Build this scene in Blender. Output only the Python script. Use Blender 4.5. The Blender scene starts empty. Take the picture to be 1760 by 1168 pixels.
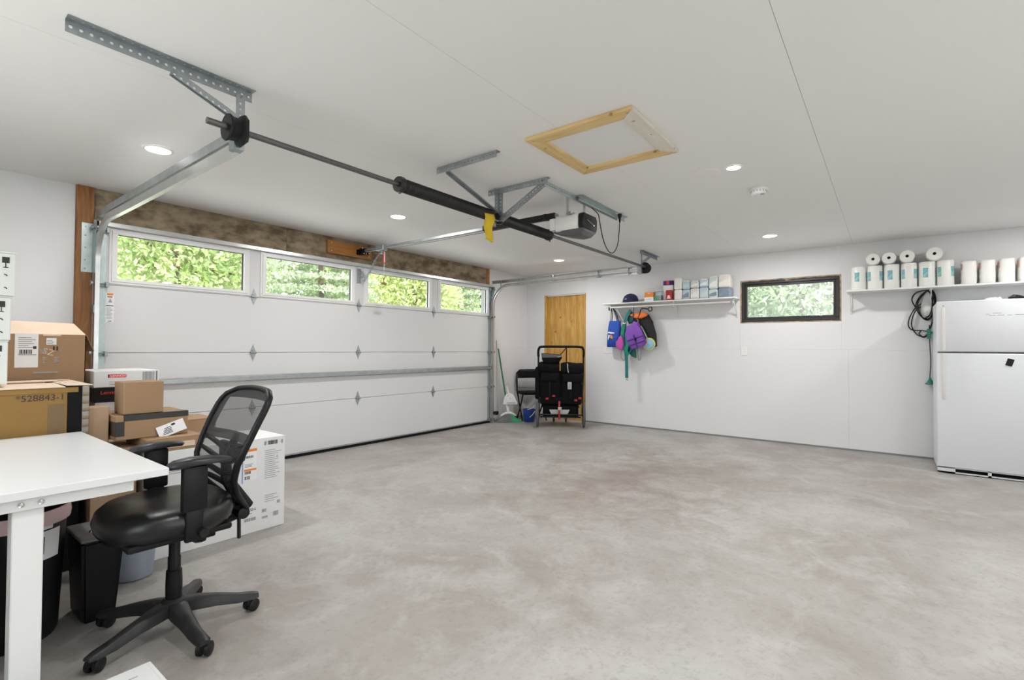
import bpy, bmesh, math, random
import numpy as np
from mathutils import Vector, Matrix

random.seed(7)
SC = bpy.context.scene
COL = SC.collection
R = math.radians
PI = math.pi

# ------------------------------------------------------------------ camera
D, W, H = 5.206, 7.246, 2.501          # door wall, right wall, ceiling height (camera stands over the origin)
CAMZ = 1.21
yaw, pitch, roll = 0.653297, 0.016183, 0.007175
f = Vector((math.cos(yaw) * math.cos(pitch), math.sin(yaw) * math.cos(pitch), math.sin(pitch)))
r = Vector((math.sin(yaw), -math.cos(yaw), 0))
u = r.cross(f)
r2 = math.cos(roll) * r + math.sin(roll) * u
u2 = -math.sin(roll) * r + math.cos(roll) * u
cd = bpy.data.cameras.new('camera')
cd.sensor_width = 36.0
cd.lens = 848.73 * 36.0 / 1760.0
cd.clip_start = 0.02
cam = bpy.data.objects.new('camera', cd)
COL.objects.link(cam)
m = Matrix((r2, u2, -f)).transposed().to_4x4()
m.translation = (0, 0, CAMZ)
cam.matrix_world = m
SC.camera = cam

# ------------------------------------------------------------------ sky, sun, exposure
SC.view_settings.view_transform = 'Standard'
SC.view_settings.look = 'None'
SC.view_settings.gamma = 1.0
SC.view_settings.use_curve_mapping = False
SC.view_settings.exposure = 0.13
SC.cycles.max_bounces = 8
SC.cycles.glossy_bounces = 3
SC.cycles.caustics_reflective = False
SC.cycles.caustics_refractive = False
SKY = 4.2          # bright thinly clouded sky
SUN = 11.0
LAMP = 16.0        # watts of each recessed lamp
wd = bpy.data.worlds.new('sky')
SC.world = wd
wd.use_nodes = True
bg = wd.node_tree.nodes['Background']
bg.inputs[0].default_value = (0.90, 0.925, 1.0, 1)
bg.inputs[1].default_value = SKY
sl = bpy.data.lights.new('sun', 'SUN')
sl.energy = SUN
sl.angle = R(2)
sl.color = (1.0, 0.95, 0.89)
so = bpy.data.objects.new('sun', sl)
COL.objects.link(so)
so.rotation_euler = Vector((0.35, 0.55, -0.9)).to_track_quat('-Z', 'Y').to_euler()

# ------------------------------------------------------------------ materials
MATS = {}
def nd(nt, t, **kw):
    n = nt.nodes.new(t)
    for k, v in kw.items():
        setattr(n, k, v)
    return n
def c4(c):
    return (c[0], c[1], c[2], 1)
def mat(name, col, rough=.5, metal=0., var=0., vs=4., vcol=None, bump=0., bs=40., stretch=None, emit=0., spec=.5, detail=4., coat=0., lo=.35, hi=.65):
    """principled material; colour mixes to vcol (or a darker tint) by noise, fine relief by a second noise"""
    if name in MATS:
        return MATS[name]
    ma = bpy.data.materials.new(name)
    ma.use_nodes = True
    nt = ma.node_tree
    b = nt.nodes['Principled BSDF']
    b.inputs['Base Color'].default_value = c4(col)
    b.inputs['Roughness'].default_value = rough
    b.inputs['Metallic'].default_value = metal
    b.inputs['Specular IOR Level'].default_value = spec
    b.inputs['Coat Weight'].default_value = coat
    if emit:
        b.inputs['Emission Color'].default_value = c4(col)
        b.inputs['Emission Strength'].default_value = emit
    if var or bump:
        tc = nd(nt, 'ShaderNodeTexCoord')
        mp = nd(nt, 'ShaderNodeMapping')
        nt.links.new(tc.outputs['Object'], mp.inputs[0])
        if stretch:
            mp.inputs['Scale'].default_value = stretch
    if var:
        n = nd(nt, 'ShaderNodeTexNoise')
        n.inputs['Scale'].default_value = vs
        n.inputs['Detail'].default_value = detail
        n.inputs['Roughness'].default_value = .6
        nt.links.new(mp.outputs[0], n.inputs['Vector'])
        rp = nd(nt, 'ShaderNodeMapRange')
        rp.inputs[1].default_value = lo
        rp.inputs[2].default_value = hi
        rp.inputs[4].default_value = var
        nt.links.new(n.outputs[0], rp.inputs[0])
        mx = nd(nt, 'ShaderNodeMix', data_type='RGBA')
        mx.inputs[6].default_value = c4(col)
        mx.inputs[7].default_value = c4(vcol if vcol else [x * .45 for x in col])
        nt.links.new(rp.outputs[0], mx.inputs[0])
        nt.links.new(mx.outputs[2], b.inputs['Base Color'])
    if bump:
        n2 = nd(nt, 'ShaderNodeTexNoise')
        n2.inputs['Scale'].default_value = bs
        n2.inputs['Detail'].default_value = 5
        nt.links.new(mp.outputs[0], n2.inputs['Vector'])
        bp = nd(nt, 'ShaderNodeBump')
        bp.inputs['Strength'].default_value = bump
        bp.inputs['Distance'].default_value = .01
        nt.links.new(n2.outputs[0], bp.inputs['Height'])
        nt.links.new(bp.outputs[0], b.inputs['Normal'])
    MATS[name] = ma
    return ma

def concrete():
    ma = bpy.data.materials.new('concrete')
    ma.use_nodes = True
    nt = ma.node_tree
    b = nt.nodes['Principled BSDF']
    tc = nd(nt, 'ShaderNodeTexCoord')
    def noise(scale, det, rgh, dist=0.):
        n = nd(nt, 'ShaderNodeTexNoise')
        n.inputs['Scale'].default_value = scale
        n.inputs['Detail'].default_value = det
        n.inputs['Roughness'].default_value = rgh
        n.inputs['Distortion'].default_value = dist
        nt.links.new(tc.outputs['Object'], n.inputs['Vector'])
        return n
    def mix(a, c, fac, lo, hi, amt):
        rp = nd(nt, 'ShaderNodeMapRange')
        rp.inputs[1].default_value = lo
        rp.inputs[2].default_value = hi
        rp.inputs[4].default_value = amt
        nt.links.new(fac, rp.inputs[0])
        mx = nd(nt, 'ShaderNodeMix', data_type='RGBA')
        nt.links.new(rp.outputs[0], mx.inputs[0])
        if isinstance(a, tuple):
            mx.inputs[6].default_value = c4(a)
        else:
            nt.links.new(a, mx.inputs[6])
        mx.inputs[7].default_value = c4(c)
        return mx.outputs[2]
    big, mid, fine = noise(.9, 6, .62, .7), noise(3.0, 7, .68, .6), noise(30, 5, .75)
    c = mix((.45, .438, .422), (.325, .298, .270), big.outputs[0], .36, .62, 1.)
    c = mix(c, (.545, .537, .525), mid.outputs[0], .48, .70, .6)
    c = mix(c, (.25, .225, .20), fine.outputs[0], .50, .75, .6)
    # old brownish water stain in the middle of the slab
    vs = nd(nt, 'ShaderNodeVectorMath', operation='SUBTRACT')
    nt.links.new(tc.outputs['Object'], vs.inputs[0])
    vs.inputs[1].default_value = STAIN
    vm = nd(nt, 'ShaderNodeVectorMath', operation='MULTIPLY')
    nt.links.new(vs.outputs[0], vm.inputs[0])
    vm.inputs[1].default_value = (.75, 1.15, 1)
    ln = nd(nt, 'ShaderNodeVectorMath', operation='LENGTH')
    nt.links.new(vm.outputs[0], ln.inputs[0])
    sn = noise(3.6, 8, .72, .5)
    ad = nd(nt, 'ShaderNodeMath', operation='MULTIPLY_ADD')
    nt.links.new(sn.outputs[0], ad.inputs[0])
    ad.inputs[1].default_value = -4.2
    nt.links.new(ln.outputs['Value'], ad.inputs[2])
    inv = nd(nt, 'ShaderNodeMath', operation='MULTIPLY')
    nt.links.new(ad.outputs[0], inv.inputs[0])
    inv.inputs[1].default_value = -1
    c = mix(c, (.23, .18, .14), inv.outputs[0], .9, 2.1, .7)
    nt.links.new(c, b.inputs['Base Color'])
    rr = nd(nt, 'ShaderNodeMapRange')
    rr.inputs[3].default_value = .34
    rr.inputs[4].default_value = .62
    nt.links.new(mid.outputs[0], rr.inputs[0])
    nt.links.new(rr.outputs[0], b.inputs['Roughness'])
    bp = nd(nt, 'ShaderNodeBump')
    bp.inputs['Strength'].default_value = .12
    bp.inputs['Distance'].default_value = .01
    nt.links.new(fine.outputs[0], bp.inputs['Height'])
    nt.links.new(bp.outputs[0], b.inputs['Normal'])
    return ma

def wood(name, c0, c1, axis='x', scale=6., rough=.6, knots=0.):
    ma = bpy.data.materials.new(name)
    ma.use_nodes = True
    nt = ma.node_tree
    b = nt.nodes['Principled BSDF']
    b.inputs['Roughness'].default_value = rough
    tc = nd(nt, 'ShaderNodeTexCoord')
    mp = nd(nt, 'ShaderNodeMapping')
    s = [scale * 5] * 3
    s['xyz'.index(axis)] = scale * .5
    mp.inputs['Scale'].default_value = s
    nt.links.new(tc.outputs['Object'], mp.inputs[0])
    n = nd(nt, 'ShaderNodeTexNoise')
    n.inputs['Scale'].default_value = 1
    n.inputs['Detail'].default_value = 6
    n.inputs['Distortion'].default_value = 1.2
    nt.links.new(mp.outputs[0], n.inputs['Vector'])
    rp = nd(nt, 'ShaderNodeValToRGB')
    rp.color_ramp.elements[0].position = .34
    rp.color_ramp.elements[0].color = c4(c1)
    rp.color_ramp.elements[1].position = .66
    rp.color_ramp.elements[1].color = c4(c0)
    nt.links.new(n.outputs[0], rp.inputs[0])
    out = rp.outputs[0]
    if knots:
        v = nd(nt, 'ShaderNodeTexVoronoi')
        v.inputs['Scale'].default_value = knots
        nt.links.new(tc.outputs['Object'], v.inputs['Vector'])
        r2_ = nd(nt, 'ShaderNodeMapRange')
        r2_.inputs[1].default_value = .06
        r2_.inputs[2].default_value = .14
        r2_.inputs[3].default_value = .75
        r2_.inputs[4].default_value = 0.
        nt.links.new(v.outputs['Distance'], r2_.inputs[0])
        mx = nd(nt, 'ShaderNodeMix', data_type='RGBA')
        nt.links.new(r2_.outputs[0], mx.inputs[0])
        nt.links.new(out, mx.inputs[6])
        mx.inputs[7].default_value = c4([x * .25 for x in c1])
        out = mx.outputs[2]
    nt.links.new(out, b.inputs['Base Color'])
    return ma

def glassy(name, tint=(1, 1, 1), gloss=.06, rough=.02):
    ma = bpy.data.materials.new(name)
    ma.use_nodes = True
    nt = ma.node_tree
    nt.nodes.remove(nt.nodes['Principled BSDF'])
    t = nd(nt, 'ShaderNodeBsdfTransparent')
    t.inputs[0].default_value = c4(tint)
    g = nd(nt, 'ShaderNodeBsdfGlossy')
    g.inputs['Roughness'].default_value = rough
    mx = nd(nt, 'ShaderNodeMixShader')
    mx.inputs[0].default_value = gloss
    nt.links.new(t.outputs[0], mx.inputs[1])
    nt.links.new(g.outputs[0], mx.inputs[2])
    nt.links.new(mx.outputs[0], nt.nodes['Material Output'].inputs[0])
    return ma

def sheer(name, col, alpha, rough=.7):
    """woven mesh that lets part of the light through"""
    ma = bpy.data.materials.new(name)
    ma.use_nodes = True
    nt = ma.node_tree
    b = nt.nodes['Principled BSDF']
    b.inputs['Base Color'].default_value = c4(col)
    b.inputs['Roughness'].default_value = rough
    b.inputs['Alpha'].default_value = alpha
    return ma

def leafmat(name, c0, c1, vs=3.):
    ma = bpy.data.materials.new(name)
    ma.use_nodes = True
    nt = ma.node_tree
    nt.nodes.remove(nt.nodes['Principled BSDF'])
    g = nd(nt, 'ShaderNodeNewGeometry')
    tc = nd(nt, 'ShaderNodeTexCoord')
    n = nd(nt, 'ShaderNodeTexNoise')
    n.inputs['Scale'].default_value = vs
    nt.links.new(tc.outputs['Object'], n.inputs['Vector'])
    ad = nd(nt, 'ShaderNodeMath', operation='ADD')
    nt.links.new(g.outputs['Random Per Island'], ad.inputs[0])
    nt.links.new(n.outputs[0], ad.inputs[1])
    rp = nd(nt, 'ShaderNodeMapRange')
    rp.inputs[1].default_value = .45
    rp.inputs[2].default_value = 1.55
    nt.links.new(ad.outputs[0], rp.inputs[0])
    mx = nd(nt, 'ShaderNodeMix', data_type='RGBA')
    nt.links.new(rp.outputs[0], mx.inputs[0])
    mx.inputs[6].default_value = c4(c0)
    mx.inputs[7].default_value = c4(c1)
    d = nd(nt, 'ShaderNodeBsdfDiffuse')
    t = nd(nt, 'ShaderNodeBsdfTranslucent')
    nt.links.new(mx.outputs[2], d.inputs[0])
    nt.links.new(mx.outputs[2], t.inputs[0])
    ms = nd(nt, 'ShaderNodeMixShader')
    ms.inputs[0].default_value = .45
    nt.links.new(d.outputs[0], ms.inputs[1])
    nt.links.new(t.outputs[0], ms.inputs[2])
    nt.links.new(ms.outputs[0], nt.nodes['Material Output'].inputs[0])
    return ma

STAIN = (4.45 - 3.17, 1.95 - 1.3, 0)
M = {}
M['concrete'] = concrete()
M['drywall'] = mat('white_drywall', (.79, .795, .805), .75, var=.10, vs=2.2, vcol=(.74, .74, .745), bump=.04, bs=60)
M['ceil'] = mat('white_ceiling_board', (.88, .875, .87), .6, var=.08, vs=1.6, vcol=(.83, .825, .815))
M['white'] = mat('white_paint', (.82, .82, .81), .4)
M['doorwhite'] = mat('white_door_steel', (.72, .72, .725), .45, var=.06, vs=1.5, vcol=(.66, .66, .66), bump=.03, bs=120)
M['vinyl'] = mat('white_vinyl', (.84, .84, .84), .3)
M['glass'] = glassy('clear_window_glass', (.97, .99, .97), .05)
M['glassr'] = glassy('hazy_window_glass', (.92, .96, .93), .16, .25)
M['galv'] = mat('galvanised_steel', (.50, .53, .54), .38, .85, var=.45, vs=16, vcol=(.30, .33, .35))
M['galvb'] = mat('bluish_galvanised_plate', (.52, .60, .60), .42, .55, var=.5, vs=18, vcol=(.36, .46, .46))
M['galvd'] = mat('dull_galvanised_angle', (.40, .43, .45), .45, .75, var=.5, vs=20, vcol=(.24, .28, .31))
M['zinc'] = mat('bright_zinc', (.66, .67, .67), .3, .9, var=.2, vs=10)
M['tube'] = mat('grey_steel_tube', (.14, .14, .14), .4, .6, var=.3, vs=12)
M['black'] = mat('black_plastic', (.011, .011, .012), .42, var=.2, vs=10, vcol=(.02, .02, .02), spec=.25)
M['blackm'] = mat('matt_black', (.009, .009, .01), .75, spec=.15)
M['spring'] = mat('oiled_black_spring', (.02, .02, .02), .38, .3)
M['header'] = mat('weathered_plywood_header', (.38, .30, .20), .8, var=.95, vs=6.5, vcol=(.13, .09, .055), stretch=(.7, 1, 1.3), detail=8, lo=.40, hi=.62)
M['post'] = wood('stained_brown_post', (.36, .16, .05), (.20, .08, .025), 'z', 5)
M['board'] = wood('orange_stained_board', (.46, .20, .045), (.32, .13, .03), 'x', 6)
M['pine'] = wood('pale_pine_board', (.80, .60, .30), (.66, .44, .17), 'x', 5, .55, 9.)
M['piney'] = wood('pale_pine_board_cross', (.80, .60, .30), (.66, .44, .17), 'y', 5, .55, 9.)
M['primed'] = wood('white_primed_board', (.78, .74, .66), (.72, .66, .56), 'x', 5, .55, 8.)
M['ply'] = wood('golden_plywood', (.72, .43, .12), (.50, .26, .05), 'z', 5., .5, 6.)
M['frame'] = mat('black_window_frame', (.022, .021, .02), .4)
M['foam'] = mat('raw_wood_and_foam_edge', (.55, .40, .24), .8, var=.9, vs=14, vcol=(.12, .10, .08))
M['lens'] = mat('lit_lamp_lens', (1, .97, .92), .5, emit=9.)
M['desk'] = mat('white_laminate', (.76, .77, .78), .28)
M['deskleg'] = mat('white_powder_coat', (.82, .82, .81), .4)
M['chrome'] = mat('chrome', (.7, .7, .7), .15, 1.)
M['leather'] = mat('black_leatherette', (.008, .008, .009), .34, bump=.05, bs=160)
M['chairpl'] = mat('black_nylon', (.008, .008, .009), .42, spec=.25)
M['chairbase'] = mat('worn_black_nylon', (.022, .022, .023), .4, var=.5, vs=14, vcol=(.045, .045, .045), spec=.3)
M['armpad'] = mat('soft_black_pad', (.022, .022, .024), .35, spec=.35)
M['meshf'] = sheer('black_mesh_fabric', (.03, .03, .03), .62)
M['meshd'] = sheer('dense_black_mesh_fabric', (.02, .02, .02), .88)
M['card'] = mat('brown_cardboard', (.38, .24, .135), .8, var=.25, vs=3, vcol=(.31, .19, .105))
M['card2'] = mat('tan_cardboard', (.52, .36, .23), .8, var=.25, vs=4, vcol=(.43, .29, .18))
M['cardp'] = mat('pale_cardboard_flap', (.74, .58, .45), .8, var=.15, vs=4, vcol=(.66, .50, .38))
M['cardw'] = mat('white_carton', (.80, .80, .80), .55, var=.1, vs=4, vcol=(.72, .72, .72))
M['cardg'] = mat('pale_grey_green_carton', (.70, .72, .69), .6)
M['ochre'] = mat('ochre_cardboard', (.30, .17, .04), .7, var=.5, vs=3, vcol=(.21, .115, .028))
M['ochred'] = mat('dark_brown_tape', (.19, .12, .05), .6)  # darker brown of the band on the ochre carton
M['paper'] = mat('white_label_paper', (.85, .86, .87), .6)
M['ink'] = mat('black_ink', (.03, .03, .03), .7)
M['inkg'] = mat('grey_ink', (.36, .36, .37), .7)
M['orange'] = mat('orange_print', (.85, .24, .03), .6)
M['red'] = mat('red_print', (.42, .02, .02), .5)
M['redl'] = mat('bright_red_print', (.8, .06, .05), .5)
M['blueedge'] = mat('blue_print', (.16, .27, .62), .5)
M['tape'] = mat('black_packing_tape', (.015, .015, .015), .3)
M['bucket'] = mat('blue_grey_bucket', (.27, .30, .36), .45)
M['clear'] = glassy('clear_plastic_film', (.86, .90, .93), .18, .12)
M['greyst'] = mat('dark_grey_plastic', (.10, .10, .105), .5)
M['lidgrey'] = mat('mid_grey_lid', (.22, .22, .225), .4, var=.4, vs=16)
M['pinkbag'] = mat('pale_pink_bag_rim', (.70, .50, .50), .5)
M['fridge'] = mat('white_fridge_enamel', (.76, .785, .82), .33, bump=.02, bs=160)
M['cream'] = mat('cream_handle', (.78, .765, .73), .4)
M['gasket'] = mat('grey_gasket', (.33, .34, .36), .6)
M['navy'] = mat('navy_cloth', (.012, .018, .07), .8)
M['tote'] = mat('blue_tote_cloth', (.02, .09, .48), .75, var=.3, vs=6, vcol=(.015, .05, .30))
M['purple'] = mat('purple_foam_vest', (.25, .09, .52), .7, var=.2, vs=8)
M['purpled'] = mat('dark_purple_strap', (.06, .02, .16), .7)
M['vestb'] = mat('black_neoprene', (.012, .012, .014), .7)
M['orangec'] = mat('orange_foam', (.85, .20, .02), .6)
M['pink'] = mat('magenta_cloth', (.50, .08, .38), .7)
M['teal'] = mat('teal_webbing', (.014, .19, .18), .6, var=.4, vs=12)
M['tealg'] = mat('green_cloth', (.01, .25, .17), .7)
M['dteal'] = mat('dark_teal_cloth', (.01, .11, .10), .75)
M['lgreen'] = mat('pale_green_foam', (.45, .75, .42), .6)
M['floatb'] = mat('pale_blue_vinyl', (.30, .56, .68), .4)
M['floaty'] = mat('yellow_vinyl', (.80, .72, .10), .4)
M['brownst'] = mat('dusty_pink_strap', (.45, .22, .18), .7)
M['greywb'] = mat('grey_webbing', (.30, .32, .35), .6)
M['roll'] = mat('white_tissue_paper', (.86, .85, .82), .75)
M['film'] = mat('glossy_white_wrap', (.86, .86, .82), .3)
M['core'] = mat('brown_paper_core', (.34, .31, .28), .8)
M['teall'] = mat('teal_label_print', (.10, .40, .46), .5, var=.6, vs=26, vcol=(.55, .70, .72))
M['towA'] = mat('pale_blue_wrap', (.50, .62, .72), .35, var=.4, vs=9, vcol=(.62, .70, .76))
M['towB'] = mat('pale_green_wrap', (.58, .68, .66), .35, var=.4, vs=9, vcol=(.70, .76, .74))
M['towC'] = mat('slate_blue_wrap', (.24, .31, .38), .35, var=.3, vs=9)
M['towD'] = mat('pinkish_white_wrap', (.78, .72, .70), .35)
M['green'] = mat('dark_green_pole', (.01, .17, .06), .4)
M['bgreen'] = mat('green_bristle', (.05, .42, .18), .7, var=.3, vs=30)
M['bgrey'] = mat('grey_bristle', (.20, .21, .21), .8, var=.4, vs=30)
M['blue'] = mat('royal_blue_plastic', (.015, .06, .32), .4)
M['strfab'] = mat('black_stroller_fabric', (.007, .007, .008), .85, var=.4, vs=10, vcol=(.014, .014, .016), spec=.1)
M['tyre'] = mat('grey_rubber_tyre', (.11, .11, .105), .8)
M['silver'] = mat('silver_plastic', (.5, .5, .5), .4, .3)
M['yellow'] = mat('yellow_cloth', (.72, .50, .02), .8, var=.3, vs=10)
M['cordg'] = mat('green_plug_plastic', (.02, .20, .16), .5)
M['bark'] = mat('grey_brown_bark', (.16, .12, .09), .9, var=.5, vs=8)
M['grass'] = mat('pale_gravel', (.50, .50, .48), .9, var=.5, vs=3, vcol=(.40, .40, .38))
M['leafA'] = leafmat('bright_green_leaves', (.24, .36, .11), (.62, .68, .40))
M['leafB'] = leafmat('grey_green_needles', (.30, .40, .25), (.66, .72, .56))
M['leafC'] = leafmat('yellow_green_leaves', (.36, .46, .15), (.70, .74, .44))

# ------------------------------------------------------------------ mesh helpers
class MB:
    def __init__(s):
        s.bm = bmesh.new()
    def box(s, x0, x1, y0, y1, z0, z1, bev=0., seg=1, mx=None):
        vs = [s.bm.verts.new((x, y, z)) for x in (x0, x1) for y in (y0, y1) for z in (z0, z1)]
        F = [(0, 1, 3, 2), (4, 6, 7, 5), (0, 4, 5, 1), (2, 3, 7, 6), (0, 2, 6, 4), (1, 5, 7, 3)]
        fs = [s.bm.faces.new([vs[i] for i in q]) for q in F]
        if bev:
            es = list({e for fa in fs for e in fa.edges})
            g = bmesh.ops.bevel(s.bm, geom=es, offset=bev, segments=seg, affect='EDGES', profile=.5)
            vs = list({v for fa in g['faces'] for v in fa.verts} | {v for v in vs if v.is_valid})
        if mx:
            bmesh.ops.transform(s.bm, matrix=mx, verts=vs)
        return s
    def bar(s, p0, p1, w, h, up=(0, 0, 1), bev=0.):
        """rectangular bar from p0 to p1; w across, h along up"""
        p0, p1 = Vector(p0), Vector(p1)
        t = (p1 - p0)
        L = t.length
        t.normalize()
        up = Vector(up)
        a = t.cross(up)
        if a.length < 1e-4:
            a = t.cross(Vector((1, 0, 0)))
        a.normalize()
        n = a.cross(t)
        mx = Matrix((t, a, n)).transposed().to_4x4()
        mx.translation = p0
        return s.box(0, L, -w / 2, w / 2, -h / 2, h / 2, bev, 1, mx)
    def ring(s, c, a, b, rad, n, r2=None):
        return [s.bm.verts.new(c + a * (math.cos(2 * PI * i / n) * rad) + b * (math.sin(2 * PI * i / n) * (r2 or rad))) for i in range(n)]
    def join(s, A, B):
        n = len(A)
        for i in range(n):
            s.bm.faces.new((A[i], A[(i + 1) % n], B[(i + 1) % n], B[i]))
    def cap(s, A, rev=False):
        s.bm.faces.new(A[::-1] if rev else A)
    def cyl(s, p0, p1, r0, r1=None, n=16):
        p0, p1 = Vector(p0), Vector(p1)
        r1 = r0 if r1 is None else r1
        t = (p1 - p0).normalized()
        a = t.orthogonal().normalized()
        b = t.cross(a)
        A = s.ring(p0, a, b, r0, n)
        B = s.ring(p1, a, b, r1, n)
        s.join(A, B)
        s.cap(A, True)
        s.cap(B)
        return s
    def tube(s, pts, rad, n=8, closed=False, flat=1.):
        pts = [Vector(q) for q in pts]
        N = len(pts)
        rings = []
        prev = None
        for i, q in enumerate(pts):
            if closed:
                t = pts[(i + 1) % N] - pts[i - 1]
            else:
                t = pts[min(i + 1, N - 1)] - pts[max(i - 1, 0)]
            t.normalize()
            a = t.orthogonal().normalized() if prev is None else (prev - t * prev.dot(t)).normalized()
            prev = a
            rr = rad[i] if isinstance(rad, (list, tuple)) else rad
            rings.append(s.ring(q, a, t.cross(a), rr, n, rr * flat))
        for i in range(N - 1):
            s.join(rings[i], rings[i + 1])
        if closed:
            A, B = rings[-1], rings[0]
            k = min(range(n), key=lambda k: (B[k].co - A[0].co).length)
            s.join(A, B[k:] + B[:k])
        else:
            s.cap(rings[0], True)
            s.cap(rings[-1])
        return s
    def lathe(s, prof, c=(0, 0, 0), axis=(0, 0, 1), n=24, sx=1., sy=1.):
        """prof: (radius, height) pairs; radius 0 closes"""
        c = Vector(c)
        t = Vector(axis).normalized()
        a = Vector((1, 0, 0)) if abs(t.z) > .9 else t.orthogonal().normalized()
        b = t.cross(a)
        prev = None
        for rr, h in prof:
            cur = [s.bm.verts.new(c + t * h)] if rr == 0 else s.ring(c + t * h, a * sx, b * sy, rr, n)
            if prev is not None:
                if len(prev) == 1 and len(cur) > 1:
                    for i in range(n):
                        s.bm.faces.new((prev[0], cur[(i + 1) % n], cur[i]))
                elif len(cur) == 1 and len(prev) > 1:
                    for i in range(n):
                        s.bm.faces.new((prev[i], prev[(i + 1) % n], cur[0]))
                elif len(cur) > 1:
                    s.join(prev, cur)
            prev = cur
        return s
    def prism(s, pts, vec, bev=0., seg=1):
        vec = Vector(vec)
        A = [s.bm.verts.new(q) for q in pts]
        B = [s.bm.verts.new(Vector(q) + vec) for q in pts]
        n = len(A)
        fs = [s.bm.faces.new(A[::-1]), s.bm.faces.new(B)]
        for i in range(n):
            fs.append(s.bm.faces.new((A[i], A[(i + 1) % n], B[(i + 1) % n], B[i])))
        if bev:
            es = [e for e in fs[0].edges] + [e for e in fs[1].edges]
            bmesh.ops.bevel(s.bm, geom=es, offset=bev, segments=seg, affect='EDGES', profile=.5)
        return s
    def sweep(s, pts, prof, side=(1, 0, 0), closed_prof=True):
        """prof points (a along side, b along the in-plane normal) swept along a planar path"""
        side = Vector(side)
        pts = [Vector(q) for q in pts]
        N = len(pts)
        rings = []
        for i, q in enumerate(pts):
            t = (pts[min(i + 1, N - 1)] - pts[max(i - 1, 0)]).normalized()
            nn = t.cross(side)
            rings.append([s.bm.verts.new(q + side * a + nn * b) for a, b in prof])
        for i in range(N - 1):
            s.join(rings[i], rings[i + 1])
        s.cap(rings[0], True)
        s.cap(rings[-1])
        return s
    def quad(s, a, b, c, d):
        s.bm.faces.new([s.bm.verts.new(q) for q in (a, b, c, d)])
        return s
    def perforated(s, p0, p1, nrm, h, th, pitch, rad):
        """steel strip with round punched holes from p0 to p1; h across, nrm its facing"""
        p0, p1 = Vector(p0), Vector(p1)
        t = p1 - p0
        L = t.length
        t.normalize()
        nrm = Vector(nrm).normalized()
        nrm = (nrm - t * nrm.dot(t)).normalized()
        v = nrm.cross(t)
        k = max(1, round(L / pitch))
        cw = L / k
        for sg in (-.5, .5):
            for i in range(k):
                c = p0 + t * (cw * (i + .5)) + nrm * (th * sg)
                hole = [s.bm.verts.new(c + t * (math.cos(R(22.5 + 45 * j)) * rad) + v * (math.sin(R(22.5 + 45 * j)) * rad)) for j in range(8)]
                o = [(cw / 2, h / 4), (cw / 4, h / 2), (-cw / 4, h / 2), (-cw / 2, h / 4), (-cw / 2, -h / 4), (-cw / 4, -h / 2), (cw / 4, -h / 2), (cw / 2, -h / 4)]
                out = [s.bm.verts.new(c + t * a + v * b) for a, b in o]
                cor = [s.bm.verts.new(c + t * (a * cw / 2) + v * (b * h / 2)) for a, b in ((1, 1), (-1, 1), (-1, -1), (1, -1))]
                s.join(hole, out)
                for j, (x, y) in enumerate(((0, 1), (2, 3), (4, 5), (6, 7))):
                    s.bm.faces.new((out[x], cor[j], out[y]))
        A = [p0 + v * (h / 2), p1 + v * (h / 2)]
        for e in (-1, 1):
            q0, q1 = p0 + v * (h / 2 * e), p1 + v * (h / 2 * e)
            s.quad(q0 - nrm * th / 2, q1 - nrm * th / 2, q1 + nrm * th / 2, q0 + nrm * th / 2)
        return s
    def build(s, name, ma, parent=None, smooth=False, ang=35, recalc=True):
        if recalc:
            bmesh.ops.recalc_face_normals(s.bm, faces=s.bm.faces)
        me = bpy.data.meshes.new(name)
        s.bm.to_mesh(me)
        s.bm.free()
        return put(name, me, ma, parent, smooth, ang)

def wm(o):
    return Matrix.Identity(4) if o is None else wm(o.parent) @ o.matrix_basis
def put(name, me, ma, parent=None, smooth=False, ang=35):
    """link a mesh authored in world space; its origin goes to its own base (top level) or middle (parts)"""
    inv = wm(parent).inverted()
    me.transform(inv)
    n = len(me.vertices)
    co = np.empty(n * 3, 'f')
    me.vertices.foreach_get('co', co)
    co = co.reshape(-1, 3)
    lo, hi = co.min(0), co.max(0)
    c = Vector(((lo + hi) / 2).tolist())
    if parent is None:
        c.z = float(lo[2])
    me.transform(Matrix.Translation(-c))
    if isinstance(ma, str):
        ma = M[ma]
    me.materials.append(ma)
    if smooth:
        for p_ in me.polygons:
            p_.use_smooth = True
        me.set_sharp_from_angle(angle=R(ang))
    o = bpy.data.objects.new(name, me)
    COL.objects.link(o)
    o.location = c
    o.parent = parent
    return o
def thing(name, label, cat, loc=(0, 0, 0), group=None, kind=None):
    o = bpy.data.objects.new(name, None)
    o.empty_display_size = .05
    COL.objects.link(o)
    o.location = loc
    return tag(o, label, cat, group, kind)
def tag(o, label=None, cat=None, group=None, kind=None):
    if label: o['label'] = label
    if cat: o['category'] = cat
    if group: o['group'] = group
    if kind: o['kind'] = kind
    return o
def text(body, size, origin, right, up, ma, parent, name='lettering', align='CENTER', squash=1.):
    """flat lettering lying on a surface"""
    cu = bpy.data.curves.new(name, 'FONT')
    cu.body = body
    cu.size = size
    cu.align_x = align
    cu.align_y = 'CENTER'
    cu.extrude = .0004
    to = bpy.data.objects.new('tmp', cu)
    COL.objects.link(to)
    dg = bpy.context.evaluated_depsgraph_get()
    dg.update()
    me = bpy.data.meshes.new_from_object(to.evaluated_get(dg))
    me.materials.clear()
    bpy.data.objects.remove(to)
    rt, up = Vector(right).normalized(), Vector(up).normalized()
    mx = Matrix((rt * squash, up, rt.cross(up))).transposed().to_4x4()
    mx.translation = origin
    me.transform(mx)
    me.name = name
    return put(name, me, ma, parent)
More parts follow.
